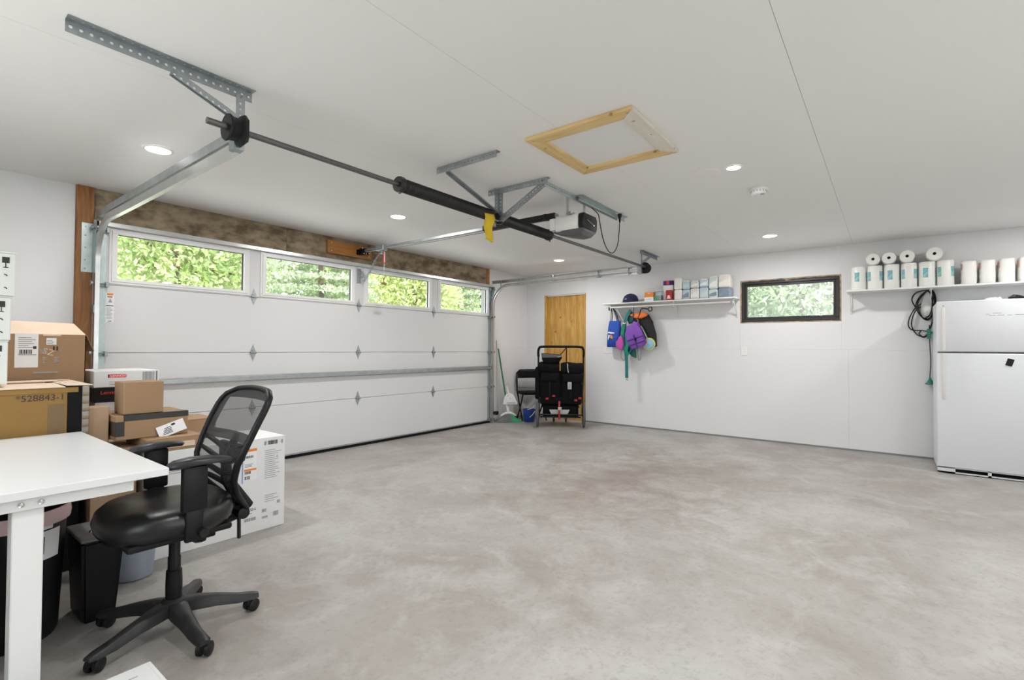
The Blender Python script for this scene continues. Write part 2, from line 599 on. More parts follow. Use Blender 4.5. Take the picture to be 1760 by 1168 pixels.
def arc(c, rad, a0, a1, n, plane='yz'):
    out = []
    for i in range(n + 1):
        a = R(a0 + (a1 - a0) * i / n)
        q = [c[0], c[1], c[2]]
        q['xyz'.index(plane[0])] += rad * math.cos(a)
        q['xyz'.index(plane[1])] += rad * math.sin(a)
        out.append(tuple(q))
    return out
def crspline(P, k=6, closed=False):
    """smooth curve through points"""
    P = [Vector(q) for q in P]
    N = len(P)
    out = []
    rng = range(N if closed else N - 1)
    for i in rng:
        if closed:
            a, b, c, d = P[i - 1], P[i], P[(i + 1) % N], P[(i + 2) % N]
        else:
            a, b, c, d = P[max(i - 1, 0)], P[i], P[i + 1], P[min(i + 2, N - 1)]
        for j in range(k):
            t = j / k
            out.append(.5 * ((2 * b) + (c - a) * t + (2 * a - 5 * b + 4 * c - d) * t * t + (3 * b - a - 3 * c + d) * t ** 3))
    if not closed:
        out.append(P[-1])
    return out

# ================================================================== the setting
XL, YB = -0.9, -2.6           # left and back walls, behind the camera
def struct(name, label, mb, ma, parent=None, smooth=False):
    o = mb.build(name, ma, parent, smooth)
    if parent is None:
        tag(o, label, None, None, 'structure')
    return o
struct('floor', 'bare grey concrete slab floor with brownish stains', MB().box(XL - .2, W + .15, YB - .2, D + .1, -.12, 0), 'concrete')
o = struct('ground', 'unseen pale gravel ground outside the building, toned to bounce daylight inside', MB().box(-40, 50, -40, 60, -.4, -.13), 'grass')  # kept pale so daylight bounces off it up to the ceiling

# ceiling: backing plus drywall sheets with open joints
cl = struct('ceiling', 'white drywall ceiling in long sheets', MB().box(XL - .3, W + .3, YB - .3, D + .3, H + .014, H + .25), 'ceil')
ys = [YB, .35, 1.545, 2.77, D + .02]
for a, b in zip(ys, ys[1:]):
    MB().box(XL, W, a + .0009, b - .0009, H, H + .0135).build('ceiling_panel', 'ceil', cl)

def panels(parent, axis, plane, th, rects, g=.0004):
    for (a0, a1, z0, z1) in rects:
        if axis == 'x':
            MB().box(min(plane, plane + th), max(plane, plane + th), a0 + g, a1 - g, z0 + g, z1 - g).build('wall_panel', 'drywall', parent)
        else:
            MB().box(a0 + g, a1 - g, min(plane, plane + th), max(plane, plane + th), z0 + g, z1 - g).build('wall_panel', 'drywall', parent)
# right wall with a window hole and a boarded doorway
wy0, wy1, wz0, wz1 = .47, 1.622, 1.568, 2.145
py0, py1, pz1 = 4.005, 4.83, 2.135
b = MB()
for (a0, a1, z0, z1) in ((YB - .15, wy0, 0, H), (wy0, wy1, 0, wz0), (wy0, wy1, wz1, H), (wy1, py0, 0, H), (py0, py1, pz1, H), (py1, D + .15, 0, H)):
    b.box(W + .0125, W + .16, a0, a1, z0, z1 + .01)
wr = struct('wall_right', 'white drywall side wall with small black window and boarded doorway', b, 'gasket')
zs = 1.217
panels(wr, 'x', W, .0125, [(YB, .40, .022, zs), (.40, 2.84, .022, zs), (2.84, py0, .022, zs), (py1, D, .022, zs),
                           (YB, wy0, zs, H), (wy0, wy1, zs, wz0), (wy0, wy1, wz1, H), (wy1, py0, zs, H), (py0, py1, pz1, H), (py1, D, zs, H)])
# boarded doorway: plywood sheet set back in the wall
dp = thing('door_1', 'golden plywood sheet boarding up a doorway behind the stroller', 'boarded doorway', (W + .05, (py0 + py1) / 2, 0), kind='structure')
MB().box(W + .05, W + .07, py0 + .01, py1 - .01, .0, pz1 - .01).build('plywood_sheet', 'ply', dp)
jm = MB().box(W + .001, W + .05, py1 - .045, py1 - .002, 0, pz1 - .002)
jm.build('jamb', 'ply', dp)
MB().box(W + .013, W + .05, py0 + .002, py0 + .02, 0, pz1 - .002).build('jamb', 'ply', dp)
MB().box(W + .013, W + .05, py0 + .02, py1 - .05, pz1 - .02, pz1 - .002).build('jamb', 'drywall', dp)

# window_1: black frame in a raw, unfinished opening
w1 = thing('window_1', 'small black framed window with raw unfinished edges in the right wall', 'window', (W, (wy0 + wy1) / 2, wz0), kind='structure')
def framebars(x0, x1, y0, y1, z0, z1, t, bev=.004):
    q = MB()
    q.box(x0, x1, y0, y1, z0, z0 + t, bev).box(x0, x1, y0, y1, z1 - t, z1, bev)
    q.box(x0, x1, y0, y0 + t, z0 + t - .001, z1 - t + .001, bev).box(x0, x1, y1 - t, y1, z0 + t - .001, z1 - t + .001, bev)
    return q
framebars(W + .004, W + .12, wy0 + .001, wy1 - .001, wz0 + .001, wz1 - .001, .016, 0).build('rough_opening', 'foam', w1)
framebars(W - .004, W + .09, wy0 + .022, wy1 - .022, wz0 + .018, wz1 - .022, .035).build('window_frame', 'frame', w1)
framebars(W + .012, W + .07, wy0 + .056, wy1 - .056, wz0 + .052, wz1 - .056, .028).build('sash', 'frame', w1)
MB().box(W + .04, W + .05, wy0 + .083, wy1 - .083, wz0 + .079, wz1 - .083).build('pane', 'glassr', w1)
MB().box(W - .012, W + .004, 1.01, 1.075, wz1 - .036, wz1 - .02, .002).build('latch', 'foam', w1)

# door wall
b = MB()
b.box(XL - .15, 1.0, D + .0125, D + .16, 0, H + .01).box(6.165, W + .16, D + .0125, D + .16, 0, H + .01)
b.box(1.0, 6.165, D + .0125, D + .16, 2.235, H + .01)
wf = struct('wall_front', 'white drywall wall beside the overhead garage door', b, 'gasket')
panels(wf, 'y', D, .0125, [(XL, 1.003, 0, zs), (XL, 1.003, zs, H), (6.165, W, .015, zs), (6.165, W, zs, H)])
h1 = thing('trim_1', 'weathered plywood header above the garage door', 'header', (3.6, D, 2.235), kind='structure')
MB().box(1.116, 2.752, D - .006, D + .012, 2.236, H - .002).build('header_plank', 'header', h1)
MB().box(2.757, 6.10, D - .004, D + .012, 2.236, H - .002).build('header_plank', 'header', h1)
p1 = struct('trim_2', 'brown stained wooden post at the left of the garage door', MB().box(1.004, 1.115, D - .03, D + .012, 0, H - .002, .003), 'post')
p2 = struct('trim_3', 'orange stained wooden post at the right of the garage door', MB().box(6.10, 6.164, D - .02, D + .012, 0, H - .002, .003), 'board')
# left wall with an unseen wide window, added to lift the ceiling with daylight
ly0, ly1, lz0, lz1 = .6, 3.4, .9, 2.2
b = MB()
for (a0, a1, z0, z1) in ((YB - .15, ly0, 0, H), (ly0, ly1, 0, lz0), (ly0, ly1, lz1, H), (ly1, D + .15, 0, H)):
    b.box(XL - .15, XL, a0, a1, z0, z1 + .01)
struct('wall_left', 'white drywall wall left of the desk with an added wide window', b, 'drywall')
w2_ = thing('added_window', 'unseen wide white framed window added in the left wall for daylight', 'window', (XL, (ly0 + ly1) / 2, lz0), kind='structure')
q = framebars(XL - .11, XL - .04, ly0, ly1, lz0, lz1, .05)
q.box(XL - .11, XL - .04, (ly0 + ly1) / 2 - .03, (ly0 + ly1) / 2 + .03, lz0 + .05, lz1 - .05)
q.build('window_frame', 'vinyl', w2_)
MB().box(XL - .085, XL - .078, ly0 + .05, (ly0 + ly1) / 2 - .03, lz0 + .05, lz1 - .05).build('pane', 'glass', w2_)
MB().box(XL - .085, XL - .078, (ly0 + ly1) / 2 + .03, ly1 - .05, lz0 + .05, lz1 - .05).build('pane', 'glass', w2_)
# back wall with a wide glazed door
gx0, gx1, gz1 = 1.0, 2.9, 2.1
b = MB()
b.box(XL - .15, gx0, YB - .15, YB, 0, H + .01).box(gx1, W + .16, YB - .15, YB, 0, H + .01).box(gx0, gx1, YB - .15, YB, gz1, H + .01)
struct('wall_back', 'white drywall wall behind the camera with a glazed door', b, 'drywall')
pd = thing('door_2', 'wide glazed sliding door in the wall behind the camera', 'sliding door', ((gx0 + gx1) / 2, YB, 0), kind='structure')
b = MB()
gm = (gx0 + gx1) / 2
for a0, a1 in ((gx0, gm + .03), (gm - .03, gx1)):
    b.box(a0, a1, YB - .1, YB - .05, 0, .07).box(a0, a1, YB - .1, YB - .05, gz1 - .07, gz1)
    b.box(a0, a0 + .06, YB - .1, YB - .05, .07, gz1 - .07).box(a1 - .06, a1, YB - .1, YB - .05, .07, gz1 - .07)
b.build('door_frame', 'vinyl', pd)
MB().box(gx0 + .06, gm - .03, YB - .08, YB - .072, .07, gz1 - .07).build('pane', 'glass', pd)
MB().box(gm + .03, gx1 - .06, YB - .08, YB - .072, .07, gz1 - .07).build('pane', 'glass', pd)
def portal(sx, sy, loc, d):
    pl = bpy.data.lights.new('sky_portal', 'AREA')
    pl.shape = 'RECTANGLE'
    pl.size, pl.size_y = sx, sy
    pl.cycles.is_portal = True
    po = bpy.data.objects.new('sky_portal', pl)
    COL.objects.link(po)
    po.location = loc
    po.rotation_euler = Vector(d).to_track_quat('-Z', 'Y').to_euler()
portal(gx1 - gx0, gz1, (gm, YB - .16, gz1 / 2), (0, 1, 0))
portal(ly1 - ly0, lz1 - lz0, (XL - .16, (ly0 + ly1) / 2, (lz0 + lz1) / 2), (1, 0, 0))

# ================================================================== the garage door
YD = 5.156
zsec = [.03, .585, 1.144, 1.712, 2.234]
dx0, dx1 = 1.112, 6.168
gd = thing('door_3', 'white sectional overhead garage door with a row of four windows', 'garage door', (3.64, YD, 0), kind='structure')
for i in range(3):
    MB().box(dx0, dx1, YD, YD + .044, zsec[i] + .0022, zsec[i + 1] - .0022, .004).box(dx0, dx1, YD + .014, YD + .03, zsec[i + 1] - .01, zsec[i + 1] + .012).build('door_section', 'doorwhite', gd)
wc = [1.778, 3.023, 4.283, 5.538]
b = MB()
z0, z1 = zsec[3] + .0022, zsec[4]
za, zb = 1.752, 2.152
b.box(dx0, dx1, YD, YD + .044, z0, za).box(dx0, dx1, YD, YD + .044, zb, z1)
xs = [dx0] + [q for c in wc for q in (c - .522, c + .522)] + [dx1]
for a, c in zip(xs[::2], xs[1::2]):
    b.box(a, c, YD, YD + .044, za, zb)
b.build('door_section', 'doorwhite', gd)
for c in wc:
    q = MB()
    if True:
        x0, x1, zz0, zz1 = c - .568, c + .568, 1.722, 2.186
        t = .032
        for st, (yy, dd) in enumerate(((YD - .009, 0), (YD - .018, .018))):
            tt = t if st == 0 else t + .012
            q.box(x0 + dd, x1 - dd, yy, YD + .001, zz0 + dd, zz0 + tt, .002).box(x0 + dd, x1 - dd, yy, YD + .001, zz1 - tt, zz1 - dd, .002)
            q.box(x0 + dd, x0 + tt + .012, yy, YD + .001, zz0 + tt, zz1 - tt, .002).box(x1 - tt - .012, x1 - dd, yy, YD + .001, zz0 + tt, zz1 - tt, .002)
    # returns into the opening
    q.box(c - .524, c - .512, YD, YD + .04, za, zb).box(c + .512, c + .524, YD, YD + .04, za, zb)
    q.box(c - .524, c + .524, YD, YD + .04, za, za + .012).box(c - .524, c + .524, YD, YD + .04, zb - .012, zb)
    fr = q.build('window_frame', 'vinyl', gd)
    MB().box(c - .513, c + .513, YD + .02, YD + .026, za + .01, zb - .01).build('pane', 'glass', fr)
    e = MB()
    e.box(c - .512, c + .512, YD + .012, YD + .02, zb - .018, zb - .012).box(c + .500, c + .512, YD + .012, YD + .02, za + .012, zb - .018)
    e.build('spacer', 'greyst', fr)
MB().box(dx0, dx1, YD - .004, YD + .04, 0, .034, .006).build('bottom_seal', 'blackm', gd)
MB().box(dx0 + .005, dx1 - .005, YD - .008, YD, .034, .05, .001).build('bottom_rail', 'galv', gd)
# reinforcing struts: folded hat channels
def strut(z, h, ma, dpt):
    prof = [(-.5, 0), (-.38, 0), (-.3, 1), (.3, 1), (.38, 0), (.5, 0), (.5, .04), (.36, .06), (.28, 1.06), (-.28, 1.06), (-.36, .06), (-.5, .04)]
    pts = [(dx0 + .02, YD - p[1] * dpt - .001, z + p[0] * h) for p in prof]
    return MB().prism(pts, (dx1 - dx0 - .04, 0, 0)).build('strut', ma, gd)
strut(.888, .062, 'galv', .045)
strut(2.205, .052, 'zinc', .050)
# end stiles, one per section and side
for i in range(4):
    for x0, x1 in ((dx0, 1.197), (6.092, dx1)):
        MB().box(x0, x1, YD - .003, YD - .0005, max(.055, zsec[i] + .004), zsec[i + 1] - .004 - (.045 if i == 3 else 0), .0008).build('end_stile', 'galvb', gd)
# centre hinges at the joints
for z in zsec[1:4]:
    for x in (2.392, 3.647, 4.897):
        hh = MB()
        s_ = [(-.030, .012), (-.012, .052), (0, .086), (.012, .052), (.030, .012), (.030, -.012), (.012, -.052), (0, -.086), (-.012, -.052), (-.030, -.012)]
        hh.prism([(x + a, YD - .001, z + c) for a, c in s_], (0, -.0035, 0))
        ho = hh.build('hinge', 'galv', gd)
        k = MB().cyl((x - .03, YD - .013, z), (x + .03, YD - .013, z), .0085, n=10)
        k.box(x - .014, x + .014, YD - .012, YD - .004, z - .012, z + .03, .001)
        k.build('knuckle', 'galvd', ho, True)
        sc = MB()
        for a, c in ((0, .055), (0, -.055), (.012, .03), (-.012, -.03)):
            sc.cyl((x + a, YD - .0045, z + c), (x + a, YD - .009, z + c), .0045, n=6)
        sc.build('screw', 'galvd', ho)
# rollers and their brackets
for z in (.06, .585, 1.144, 1.712, 2.16):
    for sx, xin, xo in ((1, 1.205, 1.085), (-1, 6.085, 6.205)):
        k = MB()
        k.cyl((xin, YD - .04, z), (xo, YD - .04, z), .0055, n=8)
        k.cyl((xin, YD - .028, z - .018), (xo + sx * .04, YD - .028, z - .018), .0045, n=8)
        k.box(min(xin, xin - sx * .022), max(xin, xin - sx * .022), YD - .055, YD - .003, z - .026, z + .014, .002)
        k.cyl((xo, YD - .04, z), (xo + sx * .012, YD - .04, z), .02, n=14)
        k.build('roller', 'galvd', gd, True)
# warning sticker on the third section
wl = MB().box(1.197, 1.252, YD - .0012, YD - .0002, 1.40, 1.642).build('warning_label', 'paper', gd)
MB().box(1.205, 1.246, YD - .002, YD - .0013, 1.625, 1.640).build('label_band', 'orange', wl)
MB().prism([(1.212, YD - .0014, 1.565), (1.240, YD - .0014, 1.565), (1.226, YD - .0014, 1.60)], (0, -.0005, 0)).build('warning_triangle', 'inkg', wl)
MB().box(1.200, 1.248, YD - .002, YD - .0013, 1.535, 1.541).build('label_band', 'ink', wl)
MB().box(1.207, 1.240, YD - .002, YD - .0013, 1.606, 1.617).build('label_print', 'board', wl)
q = MB()
for i in range(9):
    q.box(1.203, 1.24 - .008 * (i % 3 == 2), YD - .002, YD - .0013, 1.43 + i * .011, 1.434 + i * .011)
q.build('label_print', 'inkg', wl)
MB().box(1.212, 1.236, YD - .002, YD - .0013, 1.406, 1.412).build('label_print', 'ink', wl)
# opener arm bracket on the top section
k = MB().box(3.615, 3.675, YD - .006, YD - .0005, 1.985, 2.165, .001)
k.bar((3.645, YD - .004, 2.155), (3.655, YD - .10, 2.065), .028, .006, (1, 0, 0))
k.bar((3.645, YD - .004, 2.06), (3.655, YD - .10, 2.06), .02, .006, (1, 0, 0))
k.build('arm_bracket', 'galvd', gd)

# ================================================================== tracks
def track(name, label, X, s):
    """s = +1: channel opens towards +x"""
    t = thing(name, label, 'door track', (X, 5.1, 0), group='galvanised tracks of the garage door')
    prof = [(-.012, -.026), (.018, -.026), (.018, -.016), (.0155, -.016), (.0155, -.0235), (-.0095, -.0235), (-.0095, .0235), (.0155, .0235), (.0155, .016), (.018, .016), (.018, .026), (-.012, .026)]
    prof = [(a * s, c) for a, c in prof]
    Yv, zl, rr = 5.112, 2.203, .33
    path = [(X, Yv, .0), (X, Yv, .6), (X, Yv, 1.2), (X, Yv, zl - rr)]
    path += arc((X, Yv - rr, zl - rr), rr, 0, 90, 12)[1:]
    path += [(X, 4.2, zl), (X, 3.4, zl + .005), (X, 2.62, zl + .01)]
    MB().sweep(path, prof).build('lower_track', 'zinc', t, True)
    MB().sweep([(X, 5.13, zl + .062), (X, 4.2, zl + .068), (X, 3.4, zl + .073), (X, 2.62, zl + .078)], prof).build('upper_track', 'galv' if s > 0 else 'zinc', t, True)  # right track in brighter zinc, left darker: painted in for how light falls
    # joining straps between the two channels
    for y in (4.93, 4.55, 3.95, 3.2, 2.75):
        MB().box(min(X + s * .018, X + s * .024), max(X + s * .018, X + s * .024), y - .009, y + .009, zl - .012, zl + .088, .001).build('strap', 'galvd', t)
        MB().cyl((X + s * .022, y, zl + .07), (X + s * .032, y, zl + .07), .008, n=6).build('bolt', 'greyst', t)
    # jamb brackets
    for z in (.35, 1.0, 1.5):
        k = MB().box(min(X - s * .018, X - s * .012), max(X - s * .018, X - s * .012), Yv - .02, D, z - .03, z + .03)
        k.build('jamb_bracket', 'galvd', t)
    # flag bracket plate at the curve
    k = MB()
    xa, xb = X - s * .085, X - s * .012
    k.box(min(xa, xb), max(xa, xb), D - .036, D - .033, 1.80, 2.20, .001)
    k.box(min(xb - s * .003, xb), max(xb - s * .003, xb), Yv - .03, D - .033, 1.80, 2.20, .001)
    k.build('flag_bracket', 'galvb', t)
    for z in (1.83, 1.9, 2.0, 2.1, 2.17):
        MB().cyl((X - s * .06, D - .036, z), (X - s * .06, D - .042, z), .006, n=6).build('bolt', 'galvd', t)
    return t
track('door_track', 'galvanised track curving up at the left side of the garage door', 1.122, 1)
track('door_track', 'galvanised track curving up at the right side of the garage door', 6.158, -1)
k = MB().box(6.16, 6.235, 5.03, 5.075, .13, .19, .006)
k.cyl((6.17, 5.03, .16), (6.17, 5.02, .16), .015, n=12).box(6.19, 6.20, 5.06, D - .001, .14, .18)
tag(k.build('safety_sensor', 'black', None, True), 'small black safety sensor low beside the right door track', 'sensor')

# ================================================================== torsion shaft with two springs
TY, TZ = 2.55, 2.272
ts = thing('torsion_shaft', 'long steel torsion shaft carrying two black springs under the ceiling', 'torsion shaft', (3.5, TY, TZ))
MB().cyl((.955, TY, TZ), (6.26, TY, TZ + .012), .0155, n=16).build('shaft', 'tube', ts, True)
def spring(x0, x1):
    prof, n = [(.017, 0), (.050, 0), (.053, .01), (.052, .035), (.047, .04)], int((x1 - x0 - .085) / .012)
    for i in range(n):
        h = .042 + i * .012
        prof += [(.042, h), (.0465, h + .006)]
    L = x1 - x0
    prof += [(.047, L - .04), (.052, L - .035), (.053, L - .01), (.050, L), (.017, L)]
    MB().lathe(prof, (x0, TY, TZ + .004), (1, 0, 0), 16).build('spring', 'spring', ts, True, 60)
spring(2.09, 3.04)
spring(3.13, 3.905)
for x, sg in ((1.075, 1), (6.215, -1)):
    pr = [(.016, -.035), (.062, -.035), (.066, -.028), (.058, -.018), (.056, .0), (.052, .02), (.062, .026), (.075, .03), (.075, .036), (.016, .036)]
    MB().lathe([(a, c * sg) for a, c in pr], (x, TY, TZ), (1, 0, 0), 24).build('cable_drum', 'black', ts, True)
for x in (2.10, 3.895):
    for a in range(3):
        an = R(120 * a + 20)
        MB().box(x - .006, x + .006, TY + math.cos(an) * .054 - .006, TY + math.cos(an) * .054 + .006, TZ + math.sin(an) * .054 - .006, TZ + math.sin(an) * .054 + .006).build('set_screw', 'greyst', ts)

# ------------------------------------------------------------------ punched angle irons hung from the ceiling
def angle_iron(mb, p0, p1, drop, flat, h=.036, w=.036):
    """L-section: a flat flange on the ceiling and a hanging punched flange"""
    p0, p1 = Vector(p0), Vector(p1)
    mb.perforated(p0 + Vector((0, 0, -h / 2)), p1 + Vector((0, 0, -h / 2)), drop, h, .0025, .032, .0065)
    fl = Vector(flat)
    mb.perforated(p0 + fl * (w / 2) + Vector((0, 0, -.0015)), p1 + fl * (w / 2) + Vector((0, 0, -.0015)), (0, 0, 1), w, .0025, .032, .0065)
    return mb
Z0 = H - .001
def strip(p0, p1, nrm, h=.034):
    return MB().perforated(p0, p1, nrm, h * 1.25, .0025, .030, .006)
br = thing('ceiling_bracket', 'punched steel angle bracket holding the left end of the torsion shaft', 'bracket', (1.0, 2.57, Z0), group='punched steel ceiling brackets')
angle_iron(MB(), (.455, 2.585, Z0), (1.175, 2.585, Z0), (0, 1, 0), (0, -1, 0), .05, .045).build('ceiling_angle', 'galvd', br)
strip((.815, 2.575, 2.448), (1.112, 2.575, 2.335), (0, 1, 0), .034).build('brace', 'galvd', br)
strip((.815, 2.560, 2.430), (1.112, 2.560, 2.318), (0, -.35, 1), .022).build('brace', 'galvd', br)
strip((1.118, 2.58, 2.47), (1.118, 2.58, 2.29), (0, 1, 0), .034).build('hanger', 'galvd', br)
MB().box(1.098, 1.138, 2.535, 2.6, 2.25, 2.33, .003).build('bearing_plate', 'black', br)
MB().box(1.09, 1.14, 2.58, 2.64, 2.19, 2.31, .002).build('track_plate', 'galvd', br)

MB().prism([(1.108, TY + a, TZ + c) for a, c in ((-.05, -.062), (.04, -.07), (.058, -.05), (.058, .05), (.03, .075), (-.03, .075), (-.06, .045), (-.06, -.04))], (.016, 0, 0), .003).build('end_plate', 'black', br)

br = thing('ceiling_bracket', 'punched steel bracket group over the middle of the torsion shaft', 'bracket', (3.1, 2.5, Z0), group='punched steel ceiling brackets')
angle_iron(MB(), (2.472, 2.03, Z0), (2.472, 2.585, Z0), (1, 0, 0), (1, 0, 0), .045, .04).build('ceiling_angle', 'galvd', br)
strip((2.485, 2.50, 2.465), (3.07, 2.53, 2.315), (0, 1, .0), .034).build('brace', 'galvd', br)
strip((2.485, 2.485, 2.455), (3.07, 2.515, 2.30), (.25, 0, 1), .03).build('brace', 'galvd', br)
angle_iron(MB(), (3.09, 2.04, Z0), (3.09, 2.62, Z0), (1, 0, 0), (1, 0, 0), .045, .04).build('ceiling_angle', 'galvd', br)
strip((3.085, 2.525, Z0 - .005), (3.085, 2.525, 2.235), (0, 1, 0), .045).build('hanger', 'galvd', br)
strip((3.107, 2.505, Z0 - .005), (3.107, 2.505, 2.235), (1, 0, 0), .04).build('hanger', 'galvd', br)
strip((3.10, 2.085, 2.462), (3.10, 2.495, 2.25), (1, 0, 0), .034).build('brace', 'galvd', br)
strip((3.115, 2.085, 2.448), (3.115, 2.495, 2.236), (0, .4, 1), .028).build('brace', 'galvd', br)
MB().box(3.05, 3.12, 2.56, 2.566, 2.20, 2.34, .002).build('bearing_plate', 'galvd', br)
MB().lathe([(.016, -.02), (.038, -.02), (.042, 0), (.038, .02), (.016, .02)], (3.085, TY, TZ + .004), (1, 0, 0), 20).build('bearing', 'black', br, True)

br = thing('ceiling_bracket', 'small punched steel bracket holding the right end of the torsion shaft', 'bracket', (6.15, 2.58, Z0), group='punched steel ceiling brackets')
angle_iron(MB(), (6.13, 2.59, Z0), (6.72, 2.59, Z0), (0, 1, 0), (0, -1, 0), .045, .04).build('ceiling_angle', 'galvd', br)
strip((6.155, 2.58, Z0 - .005), (6.155, 2.58, 2.28), (0, 1, 0), .036).build('hanger', 'galvd', br)
strip((6.42, 2.575, 2.455), (6.16, 2.575, 2.34), (0, 1, 0), .03).build('brace', 'galvd', br)
MB().box(6.14, 6.18, 2.58, 2.64, 2.19, 2.32, .002).build('track_plate', 'galvd', br)

ob = thing('opener_bracket', 'long punched steel angle along the ceiling above the door opener', 'bracket', (3.7, 2.1, Z0))
angle_iron(MB(), (3.14, 2.105, Z0), (4.42, 2.105, Z0), (0, 1, 0), (0, 1, 0), .045, .045).build('ceiling_angle', 'galvb', ob)
angle_iron(MB(), (3.62, 2.075, Z0), (4.52, 2.075, Z0), (0, 1, 0), (0, -1, 0), .042, .04).build('ceiling_angle', 'galvb', ob)
strip((3.50, 2.11, 2.47), (3.50, 2.11, 2.325), (0, 1, 0), .03).build('hanger', 'galv', ob)
strip((3.78, 2.11, 2.47), (3.78, 2.11, 2.325), (0, 1, 0), .03).build('hanger', 'galv', ob)

# ------------------------------------------------------------------ opener
op = thing('door_opener', 'white and black electric garage door opener hung from the ceiling', 'door opener', (3.64, 2.13, 2.1))
q = MB()
sec = [(3.50, 2.20), (3.50, 2.295), (3.52, 2.322), (3.76, 2.322), (3.785, 2.295), (3.785, 2.20), (3.765, 2.17), (3.52, 2.17)]
q.prism([(x, 2.015, z) for x, z in sec], (0, .25, 0), .008, 2)
q.build('housing', 'white', op, True, 50)
q = MB().prism([(3.508, 2.26, 2.19), (3.508, 2.26, 2.305), (3.777, 2.26, 2.305), (3.777, 2.26, 2.19)], (0, .07, -.0), .012, 2)
q.build('housing_nose', 'white', op, True, 50)
q = MB().prism([(x, 1.955, z - .004) for x, z in sec], (0, .06, 0), .010, 2)
q.build('rear_cover', 'black', op, True, 50)
q = MB()
A = [[(3.515, y, 2.174) , (3.525 + k, y, 2.174 - dd * .6), (3.56 + k, y, 2.174 - dd), (3.72 - k, y, 2.174 - dd), (3.76 - k, y, 2.174 - dd * .6), (3.77, y, 2.174)] for y, dd, k in ((1.962, .03, 0), (1.99, .062, 0), (2.06, .07, 0), (2.18, .045, .005), (2.30, .008, .01))]
V = [[q.bm.verts.new(p_) for p_ in row] for row in A]
for i in range(4):
    for j in range(5):
        q.bm.faces.new((V[i][j], V[i][j + 1], V[i + 1][j + 1], V[i + 1][j]))
q.bm.faces.new(V[0]); q.bm.faces.new(V[-1])
for i in range(4):
    q.bm.faces.new((V[i][0], V[i + 1][0], V[i + 1][5], V[i][5]))
q.build('lamp_lens', 'greyst', op, True, 25)
MB().bar((3.57, 1.953, 2.255), (3.70, 1.953, 2.225), .004, .006, (0, 1, 0)).build('antenna_slot', 'inkg', op)
MB().cyl((3.705, 1.954, 2.223), (3.705, 1.949, 2.223), .008, n=10).build('button', 'paper', op)
q = MB()
for x in (3.52, 3.58, 3.66, 3.74):
    q.cyl((x, 2.1, 2.32), (x, 2.1, 2.345), .008, n=6)
q.box(3.50, 3.79, 2.085, 2.125, 2.318, 2.328, .001)
q.build('mounting_strap', 'galvd', op)
MB().box(3.632, 3.668, 2.30, 5.09, 2.355, 2.385, .003).build('rail', 'galvd', op)
MB().box(3.625, 3.675, 2.32, 3.15, 2.345, 2.395, .004).build('rail_sleeve', 'black', op)
MB().lathe([(0, 0), (.03, 0), (.03, .05), (0, .05)], (3.65, 2.42, 2.345), n=12).build('sprocket', 'black', op)
MB().tube([(3.63, 2.4, 2.34), (3.63, 3.0, 2.331), (3.63, 3.8, 2.33), (3.63, 4.6, 2.348), (3.63, 5.03, 2.362)], .003, 6).build('chain', 'tube', op)
q = MB().box(3.60, 3.70, 5.03, 5.10, 2.33, 2.40, .006)
q.box(3.61, 3.69, 5.08, 5.175, 2.335, 2.395, .004)
q.build('header_bracket', 'blackm', op)
for x, z in ((3.595, 2.395), (3.62, 2.335), (3.65, 2.335), (3.69, 2.345)):
    MB().cyl((x, 5.03, z), (x, 5.02, z), .007, n=8).build('bolt', 'chrome', op)
q = MB().box(3.615, 3.685, 4.66, 4.80, 2.338, 2.40, .006)
q.box(3.63, 3.67, 4.70, 4.745, 2.30, 2.345, .003)
q.build('trolley', 'galvd', op)
MB().bar((3.65, 4.74, 2.335), (3.655, 4.90, 2.20), .022, .006, (1, 0, 0)).build('arm', 'galv', op)
MB().bar((3.665, 4.86, 2.235), (3.665, 5.085, 2.005), .026, .006, (1, 0, 0)).build('arm', 'galvd', op)
MB().cyl((3.64, 4.88, 2.215), (3.68, 4.88, 2.215), .009, n=8).build('bolt', 'chrome', op)
MB().tube([(3.645, 4.68, 2.32), (3.640, 4.68, 2.2), (3.65, 4.68, 2.18), (3.66, 4.68, 2.2), (3.655, 4.68, 2.32)], .005, 6).build('release_rope', 'redl', op)
MB().tube([(3.652, 4.674, 2.32), (3.65, 4.674, 2.20)], .005, 6).build('release_rope', 'towD', op, True)
MB().tube([(3.65, 4.68, 2.19), (3.65, 4.68, 1.985)], .0022, 6).build('release_rope', 'paper', op)
MB().lathe([(0, .02), (.008, .016), (.01, 0), (.006, -.01), (0, -.012)], (3.65, 4.68, 2.0), n=10).build('rope_knot', 'ochre', op, True)
MB().cyl((3.62, 4.68, 1.95), (3.68, 4.68, 1.95), .013, n=10).cyl((3.65, 4.68, 1.99), (3.65, 4.68, 1.95), .005, n=8).build('release_handle', 'ochre', op, True)
hb = MB().box(3.225, 3.83, D - .045, D - .006, 2.30, 2.452, .003)
hb = tag(hb.build('header_board', 'board'), 'orange stained board screwed to the header behind the opener rail', 'board')
for x in (3.27, 3.79):
    for z in (2.33, 2.42):
        MB().cyl((x, D - .045, z), (x, D - .05, z), .007, n=8).build('screw', 'chrome', hb)
for o_ in op.children:
    if o_.name.split('.')[0] in ('housing', 'housing_nose', 'rear_cover', 'lamp_lens', 'antenna_slot', 'button'):
        o_.data.transform(Matrix.Diagonal((.84, .9, .86, 1)))
        l_ = o_.location
        o_.location = (l_.x * .84, l_.y * .9, (l_.z - .222) * .86 + .226)
pts = crspline([(3.80, 2.05, 2.43), (3.90, 2.04, 2.395), (3.93, 2.04, 2.34), (4.0, 2.04, 2.19), (4.10, 2.04, 2.105), (4.20, 2.04, 2.10), (4.29, 2.04, 2.18), (4.325, 2.04, 2.30), (4.34, 2.04, 2.43)], 6)
